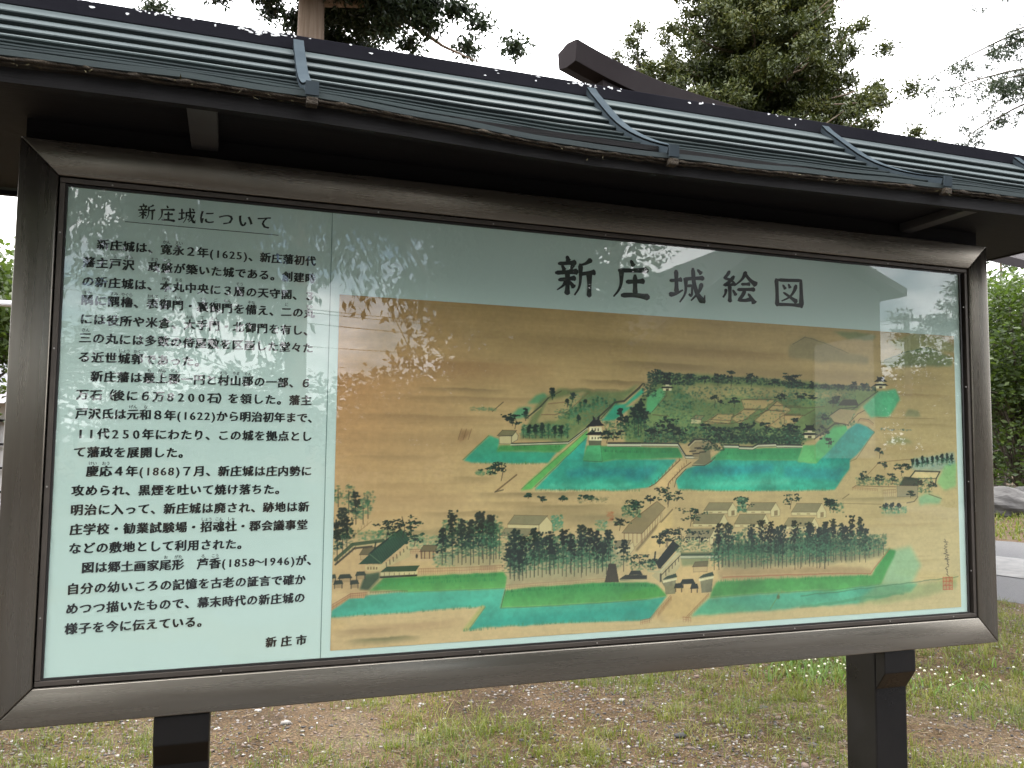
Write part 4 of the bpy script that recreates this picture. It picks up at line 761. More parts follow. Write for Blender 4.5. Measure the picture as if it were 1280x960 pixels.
    house('C', [(232, 545), (322, 540), (320, 575), (234, 578)], [(228, 545), (245, 515), (325, 510), (322, 542)], (196, 166, 118), (112, 100, 70), (66, 46, 34))
    for x, y, s in ((60, 420, 80), (150, 420, 110), (265, 430, 90), (20, 420, 60)): pine('C', x, y, s)
    bush('C', 120, 380, 330, 445, 120, (MD, LT), .5)
    pickets('C', (10, 840), (95, 735), (10, 866), (95, 758), 10, (128, 86, 56)); pickets('C', (190, 860), (330, 715), (190, 885), (330, 735), 14, (120, 80, 50)); pickets('C', (168, 862), (218, 868), (170, 890), (218, 896), 3, (140, 70, 44)); pickets('B', (962, 838), (1015, 828), (962, 864), (1015, 852), 5, (140, 70, 44)); pickets('B', (1015, 828), (1140, 690), (1015, 852), (1140, 712), 12, (128, 86, 56))
    # --- right moat and long grove
    grad([('C', 215, 857), (330, 745), (640, 715), (1112, 690), ('D', 400, 745), (640, 735), (600, 780), (300, 845), (0, 868), ('C', 700, 822), (480, 838)], (64, 160, 134), (94, 170, 130), .95, 2, 3, .2)
    fill([('D', 300, 850), (420, 735), (680, 735), (850, 700), (850, 760), (560, 830)], (128, 150, 96), .55, 4, 8); fill([('D', 440, 740), (500, 560), (600, 530), (660, 640), (600, 740)], (120, 184, 144), .6, 4, 9)
    grad([('C', 378, 642), (640, 620), (1112, 606), ('D', 390, 688), (480, 545), (520, 560), (440, 740), (0, 800), ('C', 1112, 690), (640, 713), (335, 742)], (42, 124, 58), (94, 164, 86), 1, 2, 2, .22)
    line([('C', 340, 742), (640, 715), (1112, 692), ('D', 430, 742)], 1., (60, 120, 80), .6); line([('D', 0, 805), (300, 770), (520, 740), (860, 700)], 2., (60, 104, 64), .5, 2); line([('D', 0, 870), (300, 820), (560, 790)], 5., (70, 130, 84), .35, 3)
    fill([('C', 380, 560), (1112, 545), ('D', 380, 650), (390, 684), ('C', 1112, 600), (400, 632)], (172, 140, 98), .75, 2, 3); line([('C', 420, 612), (760, 598), (1112, 590), ('D', 380, 682), (488, 545)], 2.2, (172, 106, 74), .7, 1); line([('C', 420, 600), (1112, 580)], 1.1, (206, 170, 120), .7)
    fill([('C', 380, 420), (1112, 400), ('D', 460, 490), (440, 590), ('C', 1112, 520), (420, 560)], (92, 104, 74), .6, 4, 6); fill([('C', 440, 400), (1112, 390), ('D', 300, 495), ('C', 1112, 430), (440, 450)], (26, 52, 38), .6, 4, 4)
    tufts('C', [(390, 645), (640, 625), (1112, 612)], 90, (36, 130, 62), 5); tufts('D', [(0, 715), (380, 698)], 50, (36, 130, 62), 5)
    for x in range(390, 1110, 24): cedar('C', x, 320+rs.rand()*60, 520+rs.rand()*40, 13, .35)
    for x, t in ((395, 275), (455, 270), (520, 330), (560, 300), (600, 280), (665, 255), (722, 260), (770, 295), (795, 285), (875, 255), (968, 270), (1030, 295), (1065, 265), (630, 350), (420, 380), (365, 390), (910, 310)): cedar('C', x, t, 540+rs.rand()*25, 16, 1 if t < 300 else .6)
    for x, t in ((50, 405), (100, 430), (137, 400), (180, 385), (225, 410), (248, 430), (280, 368), (323, 375), (355, 440)): cedar('D', x, t, 620, 15, 1)
    for x in range(10, 460, 26): cedar('D', x, 450+rs.rand()*30+max(0, x-330)*.2, 610-max(0, x-300)*.2, 11, .4)
    bush('D', 370, 470, 470, 520, 90, (MD, LT), .5); line([('C', 720, 810), (775, 720)], 2, (96, 140, 84), .8); dab(*T([('C', 770, 735)])[0], 4, 5, (92, 92, 56), .8); bush('C', 750, 690, 810, 730, 16, ((120, 150, 90),), .6)
    # right hand compound
    fill([('D', 600, 110), (620, 60), (840, 20), (842, 90), (750, 130)], (120, 156, 150), .6, 3, 4); fill([('D', 740, 190), (790, 90), (850, 80), (850, 210), (790, 230)], (120, 182, 112), .75, 3, 4); fill([('D', 640, 270), (680, 250), (770, 270), (760, 300), (650, 310)], (104, 176, 130), .6, 3, 4)
    bush('D', 600, 50, 845, 100, 150, ((110, 150, 150), LT), .5)
    for x in range(610, 850, 27): cedar('D', x, 50-(x-610)*.12+rs.rand()*15, 105-(x-610)*.1, 5, .7)
    fill([('D', 590, 165), (620, 125), (760, 128), (740, 160), (640, 165)], (206, 182, 130), .9, 1, 0); line([('D', 590, 168), (625, 124), (760, 128), (740, 165), (735, 205)], 3., (46, 50, 38), .9); line([('D', 640, 165), (735, 165)], 2, (70, 64, 48), .8)
    house('D', [(525, 205), (640, 205), (640, 262), (528, 265)], [(540, 202), (565, 155), (650, 165), (640, 205)], (150, 138, 106), (36, 50, 38))
    fill([('D', 285, 222), (300, 190), (420, 80), (560, 60), (600, 130), (500, 210)], (196, 166, 112), .6, 3, 2); line([('D', 285, 215), (300, 205), (520, 210)], 1.6, (110, 84, 56), .8); line([('D', 370, 140), (430, 75), (600, 60)], 1.5, (120, 92, 62), .7); pickets('D', (450, 228), (520, 224), (450, 262), (520, 258), 6, (120, 84, 58)); pickets('D', (285, 212), (420, 222), (285, 228), (420, 236), 10, (140, 96, 66))
    bush('D', 300, 160, 560, 200, 200, (LT, MD), .5); bush('D', 640, 160, 720, 240, 120, (MD, LT), .5)
    for x, y, s in ((340, 190, 60), (430, 55, 55), (425, 200, 50), (500, 195, 50), (550, 150, 60), (460, 115, 35), (600, 270, 35), (640, 225, 60), (715, 225, 40), (580, 120, 35)): pine('D', x, y, s, .8)
    line([('D', 640, 265), (620, 290), (580, 298)], 2, (90, 80, 56), .8); line([('D', 700, 250), (770, 275)], 2, (100, 96, 66), .8); line([('D', 230, 275), (265, 250)], 2, (120, 104, 70), .8); line([('D', 230, 300), (440, 305)], 1.2, (120, 104, 70), .7)
    for x in (465, 500, 535): cedar('D', x, 300, 350, 10, .8)
    bush('D', 440, 320, 580, 352, 90, ((90, 150, 110), LT), .6); fill([('D', 440, 345), (580, 340), (570, 360), (450, 362)], (110, 160, 116), .4, 3, 4); pine('D', 158, 330, 45); pine('D', 180, 350, 50, .8); bush('D', 160, 300, 235, 350, 60, (LT, MD), .5)
    # brushed signature and red seal in the corner (strokes only)
    y = 495
    for i in range(15):
        a = rs.randn(4)*7; line([('D', 790+a[0]+i*.6, y), (796+a[1]+i*.6, y+6), (786+a[2]+i, y+11), (797+a[3]+i*.6, y+17)], 1.1, (64, 56, 44), .85); y += 13.5
    fill([('D', 776, 703), (828, 701), (829, 769), (778, 771)], (196, 108, 72), .35, 1, 0)
    for q in (0, .33, .66, 1): line([('D', 777+51*q, 703), (778+51*q, 770)], 1.3, (186, 70, 44), .8); line([('D', 777, 703+67*q), (828, 702+67*q)], 1.3, (186, 70, 44), .8)
    for i in range(14): x, yv = 780+rs.rand()*42, 708+rs.rand()*56; line([('D', x, yv), (x+8*rs.rand(), yv+10*(rs.rand()-.3))], 1.1, (186, 70, 44), .7)
    img[:] = img*(1+.04*(FINE-.5))[..., None]
    return np.clip(img, 0, 1)
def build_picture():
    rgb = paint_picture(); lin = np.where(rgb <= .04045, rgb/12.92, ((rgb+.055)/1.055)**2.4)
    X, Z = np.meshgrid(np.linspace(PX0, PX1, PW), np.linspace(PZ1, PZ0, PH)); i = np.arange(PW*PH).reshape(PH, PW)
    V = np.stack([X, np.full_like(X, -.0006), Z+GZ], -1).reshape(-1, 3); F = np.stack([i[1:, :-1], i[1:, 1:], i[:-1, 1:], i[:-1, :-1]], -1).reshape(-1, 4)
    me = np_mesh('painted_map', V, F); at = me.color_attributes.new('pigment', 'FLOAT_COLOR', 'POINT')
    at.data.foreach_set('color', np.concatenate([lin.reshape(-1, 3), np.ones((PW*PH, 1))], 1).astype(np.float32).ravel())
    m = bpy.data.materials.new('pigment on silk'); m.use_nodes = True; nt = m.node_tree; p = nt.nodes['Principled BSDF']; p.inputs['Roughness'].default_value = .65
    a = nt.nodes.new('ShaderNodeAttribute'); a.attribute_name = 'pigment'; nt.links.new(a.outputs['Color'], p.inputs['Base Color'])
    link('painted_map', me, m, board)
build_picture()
# glass: clear, mirror-like by Fresnel (both faces of the sheet counted at the front one)
m_glass = bpy.data.materials.new('window glass'); m_glass.use_nodes = True
def _glass():
    nt = m_glass.node_tree; nt.nodes.clear(); t = nt.nodes.new('ShaderNodeBsdfTransparent'); t.inputs[0].default_value = (.955, .985, .97, 1)
    g = nt.nodes.new('ShaderNodeBsdfGlossy'); g.inputs['Roughness'].default_value = 0.; g.inputs['Color'].default_value = (1, 1, 1, 1)
    f = nt.nodes.new('ShaderNodeFresnel'); f.inputs['IOR'].default_value = 1.72
    ge = nt.nodes.new('ShaderNodeNewGeometry'); s = nt.nodes.new('ShaderNodeMath'); s.operation = 'SUBTRACT'; s.inputs[0].default_value = 1.; nt.links.new(ge.outputs['Backfacing'], s.inputs[1])
    mu = nt.nodes.new('ShaderNodeMath'); mu.operation = 'MULTIPLY'; nt.links.new(f.outputs[0], mu.inputs[0]); nt.links.new(s.outputs[0], mu.inputs[1])
    x = nt.nodes.new('ShaderNodeMixShader'); nt.links.new(mu.outputs[0], x.inputs[0]); nt.links.new(t.outputs[0], x.inputs[1]); nt.links.new(g.outputs[0], x.inputs[2])
    o = nt.nodes.new('ShaderNodeOutputMaterial'); nt.links.new(x.outputs[0], o.inputs[0])
_glass()
MB().box(-.006, BX1+.006, -.0040, -.0015, GZ-.002, GZ+1.002).build('glass_pane', m_glass, board)
# posts with brackets
for x in (.257, 2.135):
    p = MB().box(x-.0555, x+.0555, .031, .150, -.3, GZ-.0925).build('post', m_post, board, .004)
    q = [(.0305, GZ-.093), (.0305, GZ-.205), (-.006, GZ-.152), (-.006, GZ-.093)]
    MB().prism(q, 0, x-.0545, x+.0545).build('bracket', m_post, p, .0025)
    MB().box(x-.05, x+.05, .0755, .150, GZ-.09, GZ+1.0925).build('post', m_post, board, .003)
# roof: lapped metal courses over a soffit
RX0, RX1 = -.47, 2.86
YC = .165                               # the ridge stands this far behind the glass
PROF = np.array([(.15, 1.440), (.108, 1.402), (.057, 1.355), (.004, 1.307), (-.053, 1.262), (-.109, 1.226), (-.166, 1.193), (-.235, 1.158), (-.297, 1.131)])
def prof(t):
    s = np.concatenate([[0], np.cumsum(np.linalg.norm(np.diff(PROF, axis=0), axis=1))]); s /= s[-1]
    return np.array([np.interp(t, s, PROF[:, 0]), np.interp(t, s, PROF[:, 1])])
def sag(x): return np.interp(x, [-.47, -.065, .084, .243, .459, .598, .729, .867, 1.05, 1.244, 1.5, 2.03, 2.3, 2.86], [.008, .012, .016, .018, .016, .011, .004, -.004, -.010, -.006, -.001, .015, .020, .018])
def roof_side(flip):
    XS = np.linspace(RX0, RX1, 90); pts = []; NC = 10
    tt = np.linspace(0, 1, NC+1)**.84
    for k in range(NC):
        a = prof(tt[k]); b = prof(tt[k+1]); h = .0095-.002*k/NC
        pts += [(a[0], a[1], tt[k]), (b[0]-.006, b[1]+h, tt[k+1]), (b[0]-.006, b[1]+h-.003, tt[k+1]), (b[0]-.002, b[1]+h-.0045, tt[k+1]), (b[0]+.005, b[1]-.001, tt[k+1])] if k < NC-1 else [(a[0], a[1], tt[k]), (b[0]-.004, b[1]+.002, 1.), (b[0]-.004, b[1]-.009, 1.)]
    pts += [(-.292, 1.119, 1.), (-.20, 1.152, .8), (.15, 1.36, 0)]
    pts = np.array(pts); n = len(pts); V = []
    for x in XS:
        w = pts[:, 2]**2; jitter = .0012*np.sin(23*x+pts[:, 2]*9)*w
        yy = pts[:, 0]
        V.append(np.stack([np.full(n, x), (2*YC-yy) if flip else yy, GZ+pts[:, 1]+sag(x)*w+jitter], 1))
    V = np.concatenate(V); F = [(i*n+j, i*n+(j+1) % n, (i+1)*n+(j+1) % n, (i+1)*n+j) for i in range(len(XS)-1) for j in range(n)]
    me = bpy.data.meshes.new('roof_sheet'); me.from_pydata(V.tolist(), [], F+[tuple(range(n)), tuple((len(XS)-1)*n+j for j in range(n))])
    bm = bmesh.new(); bm.from_mesh(me); bmesh.ops.recalc_face_normals(bm, faces=bm.faces); bm.to_mesh(me); bm.free()
    return link('roof_sheet', me, m_roof, board)
front = roof_side(False); roof_side(True)
for x in (.458, 1.243, 2.028, 2.813, -.327):
    b = MB(); w = .0125; th = .004; n = 14; T_ = np.linspace(-.02, 1, n); pr = [prof(max(t, 0)) for t in T_]; up = .017
    top = [(p[0]-.006-up*.4, p[1]+up*(1 if t > 0 else 1.1)+sag(x)*max(t, 0)**2+(.016 if i == 0 else 0)) for i, (p, t) in enumerate(zip(pr, T_))]
    top[0] = (top[1][0]+.022, top[1][1]+.024)
    for (y0, z0), (y1, z1) in zip(top[:-1], top[1:]):
        b.hexa([P(x-w, y0, z0), P(x+w, y0, z0), P(x+w, y1, z1), P(x-w, y1, z1)], [P(x-w, y0+.003, z0-th), P(x+w, y0+.003, z0-th), P(x+w, y1+.003, z1-th), P(x-w, y1+.003, z1-th)])
        b.hexa([P(x-w, y0+.001, z0-.001), P(x-w+.003, y0+.001, z0-.001), P(x-w+.003, y1+.001, z1-.001), P(x-w, y1+.001, z1-.001)], [P(x-w, y0+.008, z0-.018), P(x-w+.003, y0+.008, z0-.018), P(x-w+.003, y1+.008, z1-.018), P(x-w, y1+.008, z1-.018)])
    y1, z1 = top[-1]; b.box(x-w, x+w, y1-.003, y1+.001, GZ+z1-.026, GZ+z1+.001)
    b.build('strap', m_strap, front)
    MB().box(x-w*.8, x+w*.9, -.312, -.290, GZ+1.104+sag(x), GZ+1.119+sag(x)).build('strap_foot', m_rot, front, .002)
cap = MB().prism([(YC-.022, GZ+1.437), (YC-.019, GZ+1.4755), (YC, GZ+1.479), (YC+.019, GZ+1.4755), (YC+.022, GZ+1.437)], 0, RX0-.01, RX1+.01).build('ridge_cap', m_cap, board, .002)
fk = []; r = np.random.RandomState(21)
def flake(x, z, rx, rz):
    n = 9; a = np.linspace(0, 6.283, n, endpoint=False); q = .55+.6*r.rand(n)
    fk.append((np.stack([x+np.cos(a)*rx*q, np.full(n, YC-.0232+.003*(z-1.437)/.0385), np.minimum(GZ+z+np.sin(a)*rz*q, GZ+1.4765)], 1), np.array([[0, i, i+1] for i in range(1, n-1)])))
for x, n in ((.0, 3), (.1, 5), (.16, 6), (.21, 3), (.3, 2), (.36, 16), (.40, 14), (.46, 3), (.6, 2), (.97, 3), (1.09, 3), (1.2, 7), (1.24, 7), (1.28, 4), (1.36, 2), (1.62, 4), (1.83, 3), (1.9, 3)):
    for i in range(n): flake(x+r.randn()*.022, 1.4745-abs(r.randn())*(.006 if n > 5 else .010), .002+.006*r.rand()*(1.3 if n > 8 else .9), .0012+.0022*r.rand())
V, F = join(fk); tag(link('peeling_paint', np_mesh('peeling_paint', V, F), m_flake, cap), kind='stuff')
# eave edge: rotten edging strip, fascia, soffit, barge boards, arms
XS = np.linspace(RX0, RX1, 200); r = np.random.RandomState(2); n = len(XS)
ed = []
for k, (dy, dz, w) in enumerate(((-.2965, 1.1185, .0026), (-.291, 1.1145, .0024))):
    V = np.stack([np.stack([XS, np.full(n, dy+sy*w)+.0012*r.randn(n), GZ+dz+sz*w+sag(XS)+.0011*r.randn(n)], 1) for sy, sz in ((-1, 1), (-1, -1), (1, -1), (1, 1))], 1).reshape(-1, 3)
    ed.append((V, np.array([(i*4+j, i*4+(j+1) % 4, (i+1)*4+(j+1) % 4, (i+1)*4+j) for i in range(n-1) for j in range(4)])))
V, F = join(ed); link('eave_edging', np_mesh('eave_edging', V, F), m_rot, board)
x = RX0+(RX1-RX0)*r.rand(150); x = x[(np.sin(5*x)+np.sin(13*x+1)) > -.4]; n = len(x)
V, F = leaf_verts(np.stack([x, -.299+.005*r.randn(n), GZ+1.113+sag(x)+.004*r.randn(n)], 1), np.stack([r.randn(n), -.5+.4*r.randn(n), r.randn(n)*.5], 1), .004+.012*r.rand(n), .0015+.0025*r.rand(n), r)
tag(link('moss', np_mesh('moss', V, F), m_moss, board), kind='stuff')
def slab_under(name, y0, y1, ztop, h, m):
    b = MB(); q = np.linspace(RX0+.02, RX1-.02, 40)
    for xa, xb in zip(q[:-1], q[1:]):
        b.hexa([P(xa, y0, ztop+sag(xa)), P(xb, y0, ztop+sag(xb)), P(xb, y0, ztop-h+sag(xb)*.6), P(xa, y0, ztop-h+sag(xa)*.6)], [P(xa, y1, ztop+sag(xa)), P(xb, y1, ztop+sag(xb)), P(xb, y1, ztop-h+sag(xb)*.6), P(xa, y1, ztop-h+sag(xa)*.6)])
    return b.build(name, m, board)
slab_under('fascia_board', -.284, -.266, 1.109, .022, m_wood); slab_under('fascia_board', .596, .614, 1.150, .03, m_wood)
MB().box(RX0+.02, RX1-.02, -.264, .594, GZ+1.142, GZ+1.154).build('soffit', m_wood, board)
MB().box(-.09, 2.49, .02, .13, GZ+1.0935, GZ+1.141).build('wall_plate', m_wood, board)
for xx in (RX0+.005, RX1-.019):
    MB().prism([(-.285, GZ+1.09), (-.285, GZ+1.118), (YC-.02, GZ+1.405), (YC+.02, GZ+1.405), (.615, GZ+1.118), (.615, GZ+1.13), (.55, GZ+1.139), (-.22, GZ+1.139)], 0, xx, xx+.014).build('barge_board', m_wood, board, .002)
for xx, w in ((.258, .028), (2.213, .022)):
    MB().prism([(.0195, GZ+1.116), (.0195, GZ+1.141), (-.264, GZ+1.141), (-.264, GZ+1.118)], 0, xx-w, xx+w).build('eave_arm', m_arm, board, .002)
    MB().prism([(.594, GZ+1.118), (.594, GZ+1.141), (.1305, GZ+1.141), (.1305, GZ+1.116)], 0, xx-w, xx+w).build('eave_arm', m_post, board, .002)

# ================================================================== a second roof behind the board
m_brown = mat('brown painted sheet metal', (.020, .0165, .0175), .6, .0, spec=.03, var=(.028, .0235, .0245), scale=2, rvar=.05)
sh = empty('roofed_shelter', (5.6, 4.95, 0), 'dark brown shelter roof whose upturned boxed ridge rises behind the notice board', 'shelter')
RA = math.radians(12.7); RXV = Vector((math.cos(RA), math.sin(RA), 0)); RYV = Vector((-math.sin(RA), math.cos(RA), 0)); R0 = Vector((3.01, 4.35, 0))
def Q(s, t, z): return R0+RXV*s+RYV*t+Vector((0, 0, z))
def rz(s): return 4.865-.0-.155*(1-max(0, 1-s/1.35)**2)*1.0+.02*max(0, s-3.4) if s < 3.4 else 4.71+.155*max(0, 1-(6.8-s)/1.35)**2
def beam(name, prof_, s0, s1, n, m, zf, bev=0):
    b = MB(); k = len(prof_); ss = np.linspace(s0, s1, n)
    v = [Q(s, t, zf(s)+z) for s in ss for t, z in prof_]; f = [(i*k+j, i*k+(j+1) % k, (i+1)*k+(j+1) % k, (i+1)*k+j) for i in range(n-1) for j in range(k)]
    f += [tuple(range(k)), tuple((n-1)*k+j for j in range(k))]
    return b.add(v, f).build(name, m, sh, bev)
beam('ridge_beam', [(0, 0), (.02, -.185), (.15, -.195), (.27, -.17), (.29, -.02), (.145, .02)], 0, 6.8, 40, m_brown, rz, .004)
beam('ridge_base', [(.05, -.196), (.05, -.42), (.24, -.42), (.24, -.196)], .32, 6.48, 30, m_brown, rz)
beam('roof_slope', [(.14, -.40), (-1.75, -1.62), (-1.75, -1.70), (.14, -.50)], .2, 6.6, 24, m_brown, lambda s: 4.71); beam('roof_slope', [(.15, -.40), (2.04, -1.62), (2.04, -1.70), (.15, -.50)], .2, 6.6, 24, m_brown, lambda s: 4.71)
for s in (.9, 3.4, 5.9):
    for t in (-1.05, 1.35):
        c = Q(s, t, 0); MB().box(c.x-.08, c.x+.08, c.y-.08, c.y+.08, -.2, 3.42).build('post', m_wood, sh, .01)

# ================================================================== trees
m_bark = mat('cedar bark', (.15, .105, .075), .95, var=(.26, .20, .15), scale=3, stretch=(9, 9, .6), bump=.7, bscale=10)
m_bark2 = mat('grey brown bark', (.075, .06, .048), .95, var=(.13, .11, .09), scale=5, stretch=(5, 5, 1), bump=.6, bscale=14)
m_cedar = leaf_mat('cedar foliage', [(.1, (.009, .018, .007)), (.5, (.018, .033, .011)), (.8, (.034, .050, .015)), (1., (.06, .066, .02))], .22)
m_hinoki = leaf_mat('cypress foliage', [(.1, (.016, .024, .006)), (.45, (.042, .056, .010)), (.75, (.080, .088, .016)), (1., (.13, .122, .028))], .2)
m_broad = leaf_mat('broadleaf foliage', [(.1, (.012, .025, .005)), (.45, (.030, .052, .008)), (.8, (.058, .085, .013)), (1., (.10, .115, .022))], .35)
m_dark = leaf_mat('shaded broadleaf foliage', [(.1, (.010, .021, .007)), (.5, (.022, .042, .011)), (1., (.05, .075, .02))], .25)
def trunk_of(name, pts, rad, m, par, limbs=()):
    b = MB(); b.tube(pts, rad, 10)
    for p, q in limbs: b.tube(p, q, 6)
    return b.build(name, m, par, 0, True)
def cedar_tufts(centres, size, n, r, droop=.25, width=.16, up=None):
    C = np.repeat(np.asarray(centres), n, 0); D = rand_dirs(len(C), r); D[:, 2] -= droop
    if up is not None: D += up
    P0 = C+rand_dirs(len(C), r)*size*(.05+.72*r.rand(len(C), 1)**.9)*np.array([1, 1, .75])
    l = size*(.14+.22*r.rand(len(C)))
    return leaf_verts(P0, D, l, l*width*(.7+.6*r.rand(len(C))), r)
def conifer(name, x, y, h, z0, rmax, shape, label, cat, m, seed, rt, nb, tuft, per, group=None, lean=(0, 0), droop=.25, barem=m_bark, width=.36, hide=None, bdrop=.12):
    r = np.random.RandomState(seed); o = empty(name, (x, y, 0), label, cat, group); limbs = []; C = []
    def axis(z): return np.array([x+lean[0]*z/h, y+lean[1]*z/h, z])
    for i in range(nb):
        t = (i+r.rand())/nb; z = z0+(h-z0)*t; L_ = rmax*shape(t)*(.7+.45*r.rand()); a = i*2.4+r.randn()*.5; d = np.array([math.cos(a), math.sin(a), 0])
        p0 = axis(z); k = max(3, int(L_/.45)+1)
        pts = [p0+d*L_*s+np.array([0, 0, .22*L_*s*(1-s)-bdrop*L_*s*s+.0])+r.randn(3)*.05*L_*s for s in np.linspace(0, 1, k)]
        limbs.append((pts, list(np.linspace(max(.012, rt*.24*(1-t)+.012), .006, k))))
        for s in np.linspace(.22 if L_ > 1 else .05, 1.02, max(3, int(L_/tuft*1.15))):
            q = p0+d*L_*s+np.array([0, 0, .22*L_*s*(1-s)-bdrop*L_*s*s])
            for j in range(2 if s < .85 else 1): C.append(q+r.randn(3)*np.array([.16, .16, .09])*L_*(.4+.6*s)*.8+np.array([0, 0, .0]))
    C = np.array(C)
    if hide is not None: C = C[~hide(C)]
    n = 7; trunk_of('trunk', [axis(z) for z in np.linspace(-.2, h, n)], list(np.linspace(rt, .02, n)), barem, o, limbs)
    V, F = cedar_tufts(C, tuft, per, r, droop, width); link('crown', np_mesh('crown', V, F), m, o); return o
cone = lambda t: min(1, (.35+t*4))*(1-t)**.75+.03
# tall cedar at upper left, tall bushy cypress at upper centre, thin-topped juniper between, hanging sprays at the right edge
conifer('cedar_tree', 1.17, 9., 15.5, 7.25, 2.2, lambda t: (1-t)**.6+.03, 'tall dark cedar with bare brown trunk rising above the left end of the board roof', 'tree', m_cedar, 3, .30, 140, .34, 420, droop=.45, bdrop=.16)
conifer('cypress_tree', 10.25, 12., 13.2, 3.4, 3.1, lambda t: min(1, .75+t*1.6)*(1-t)**.55+.04, 'big bushy green cypress rising behind the upturned shelter ridge', 'tree', m_hinoki, 9, .3, 200, .34, 280, droop=-.1, bdrop=-.05)
def spire(x, y, h, seed):
    r = np.random.RandomState(seed); C = []
    for dx, hh in ((0, h), (.68, h-.15), (.3, h-.9), (-.5, h-.8), (-.95, h-1.1)):
        for z in np.linspace(hh-5., hh, 46): C.append((x+dx+r.randn()*.07*(1+(hh-z)*.55), y+r.randn()*.07*(1+(hh-z)*.4), z))
    o = empty('juniper', (x, y, 0), 'slim juniper with several narrow spires beside the bushy cypress', 'tree')
    trunk_of('trunk', [(x, y, -.2), (x, y, h-2), (x, y, h-.3)], [.16, .07, .015], m_bark2, o)
    V, F = cedar_tufts(np.array(C), .34, 150, r, -.5, .34); link('crown', np_mesh('crown', V, F), m_hinoki, o)
spire(8.62, 14., 10.75, 4)
def hanging(x, y, h):
    r = np.random.RandomState(14); o = empty('conifer_tree', (x, y, 0), 'tree with sparse drooping sprays hanging into view at the upper right edge', 'tree'); limbs = []; C = []
    for i in range(26):
        a = math.radians(180+r.uniform(-75, 75)) if i < 18 else r.rand()*6.28; z = 5.85+i*.14+r.rand()*.3 if i < 18 else 6+r.rand()*4; Ln = 1.9+r.rand()*.75
        d = np.array([math.cos(a), math.sin(a), 0]); p0 = np.array([x, y, z+.7])
        pts = [p0+d*Ln*s+np.array([0, 0, .15*s-.62*s*s]) for s in np.linspace(0, 1, 6)]; limbs.append((pts, list(np.linspace(.03, .006, 6))))
        for s in np.linspace(.45, 1, 7):
            if r.rand() < .85:
                q = p0+d*Ln*s+np.array([0, 0, .15*s-.62*s*s])
                for k in range(5): C.append(q+np.array([r.randn()*.07, r.randn()*.07, -.10*k*r.rand()-.03]))
    trunk_of('trunk', [(x, y, -.2), (x+.1, y, h*.5), (x, y, h)], [.2, .14, .03], m_bark2, o, limbs)
    V, F = cedar_tufts(np.array(C), .17, 62, r, .9, .33); link('crown', np_mesh('crown', V, F), m_cedar, o)
hanging(12.35, 6.3, 11.)
def broadleaf(name, x, y, h, z0, R_, label, seed, m, n_cl, per, leaf, group=None, rt=.14, flat=.8, gaps=.0, cat='tree', droop=.5, stems=3, hide=None):
    r = np.random.RandomState(seed); o = empty(name, (x, y, 0), label, cat, group); limbs = []
    c0 = np.array([x, y, (h+z0)/2]); hz = (h-z0)/2
    D = rand_dirs(n_cl, r); C = c0+D*np.array([R_, R_, hz])*(.35+.65*r.rand(n_cl, 1)**.5)*(.8+.35*np.sin(3*D[:, :1]+seed)*np.cos(4*D[:, 2:]+1))
    if hide is not None: C = C[~hide(C)]
    for q in C[::max(1, n_cl//34)]:
        b0 = np.array([x, y, z0*.75+r.rand()*hz*.8]); md = (b0+q)/2+np.array([0, 0, .12*hz]); limbs.append(([b0, md, q], [rt*.32, rt*.18, .008]))
    trunk_of('trunk', [(x, y, -.2), (x+.06*h*.2, y, z0*.8), (x-.05, y+.05, h*.82)], [rt, rt*.8, rt*.2], m_bark2, o, limbs)
    cs = R_*.20
    P0 = np.repeat(C, per, 0)+r.randn(len(C)*per, 3)*cs*np.array([1, 1, flat*.55]); Dl = rand_dirs(len(P0), r)*np.array([1, 1, .35]); Dl[:, 2] -= droop
    l = leaf*(.6+.7*r.rand(len(P0))); V, F = leaf_verts(P0, Dl, l, l*.5, r, .12); link('crown', np_mesh('crown', V, F), m, o); return o
# behind the board, right: maples by the road and the dark wood; left: a bush by a low house
broadleaf('maple_tree', 18.2, 12.9, 6.1, .5, 2.2, 'bright green maple beside the road at the right edge of the board', 31, m_broad, 200, 100, .14, droop=.2)
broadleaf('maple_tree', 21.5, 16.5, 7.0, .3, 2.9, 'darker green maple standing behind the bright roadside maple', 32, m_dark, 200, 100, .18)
G_W = 'dark trees of the wood beyond the road'
for i, (x, y, h) in enumerate(((24.5, 15.2, 6.6), (26.5, 20.5, 7.4), (20.3, 19.8, 7.2))):
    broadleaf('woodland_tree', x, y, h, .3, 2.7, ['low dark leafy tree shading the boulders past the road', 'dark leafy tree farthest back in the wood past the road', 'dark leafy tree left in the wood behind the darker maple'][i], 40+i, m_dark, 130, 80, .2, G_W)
conifer('pine_tree', 28.6, 22., 10.4, 6.2, 1.9, lambda t: (1-t)**.5*.9+.1, 'sparse thin pine standing up above the roadside maples', 'tree', m_cedar, 51, .16, 15, .32, 46, bdrop=-.05)
conifer('pine_tree', 31.5, 21.5, 9.6, 6.0, 1.9, lambda t: (1-t)**.5*.9+.1, 'reddish sparse pine right of the thin pine above the maples', 'tree', leaf_mat('rusty pine foliage', [(.1, (.06, .05, .03)), (.6, (.13, .09, .05)), (1., (.17, .14, .07))], .2), 52, .16, 16, .3, 46, bdrop=-.05)
broadleaf('roadside_shrub', -2.35, 8.2, 3.75, 1.75, .95, 'loose green small tree showing past the left edge of the frame', 61, m_broad, 90, 80, .10, cat='tree')
broadleaf('garden_tree', -5.6, 17., 6.3, 1.2, 2.6, 'dark bushy tree in the distance left of the frame behind the low house', 62, m_dark, 110, 90, .2)
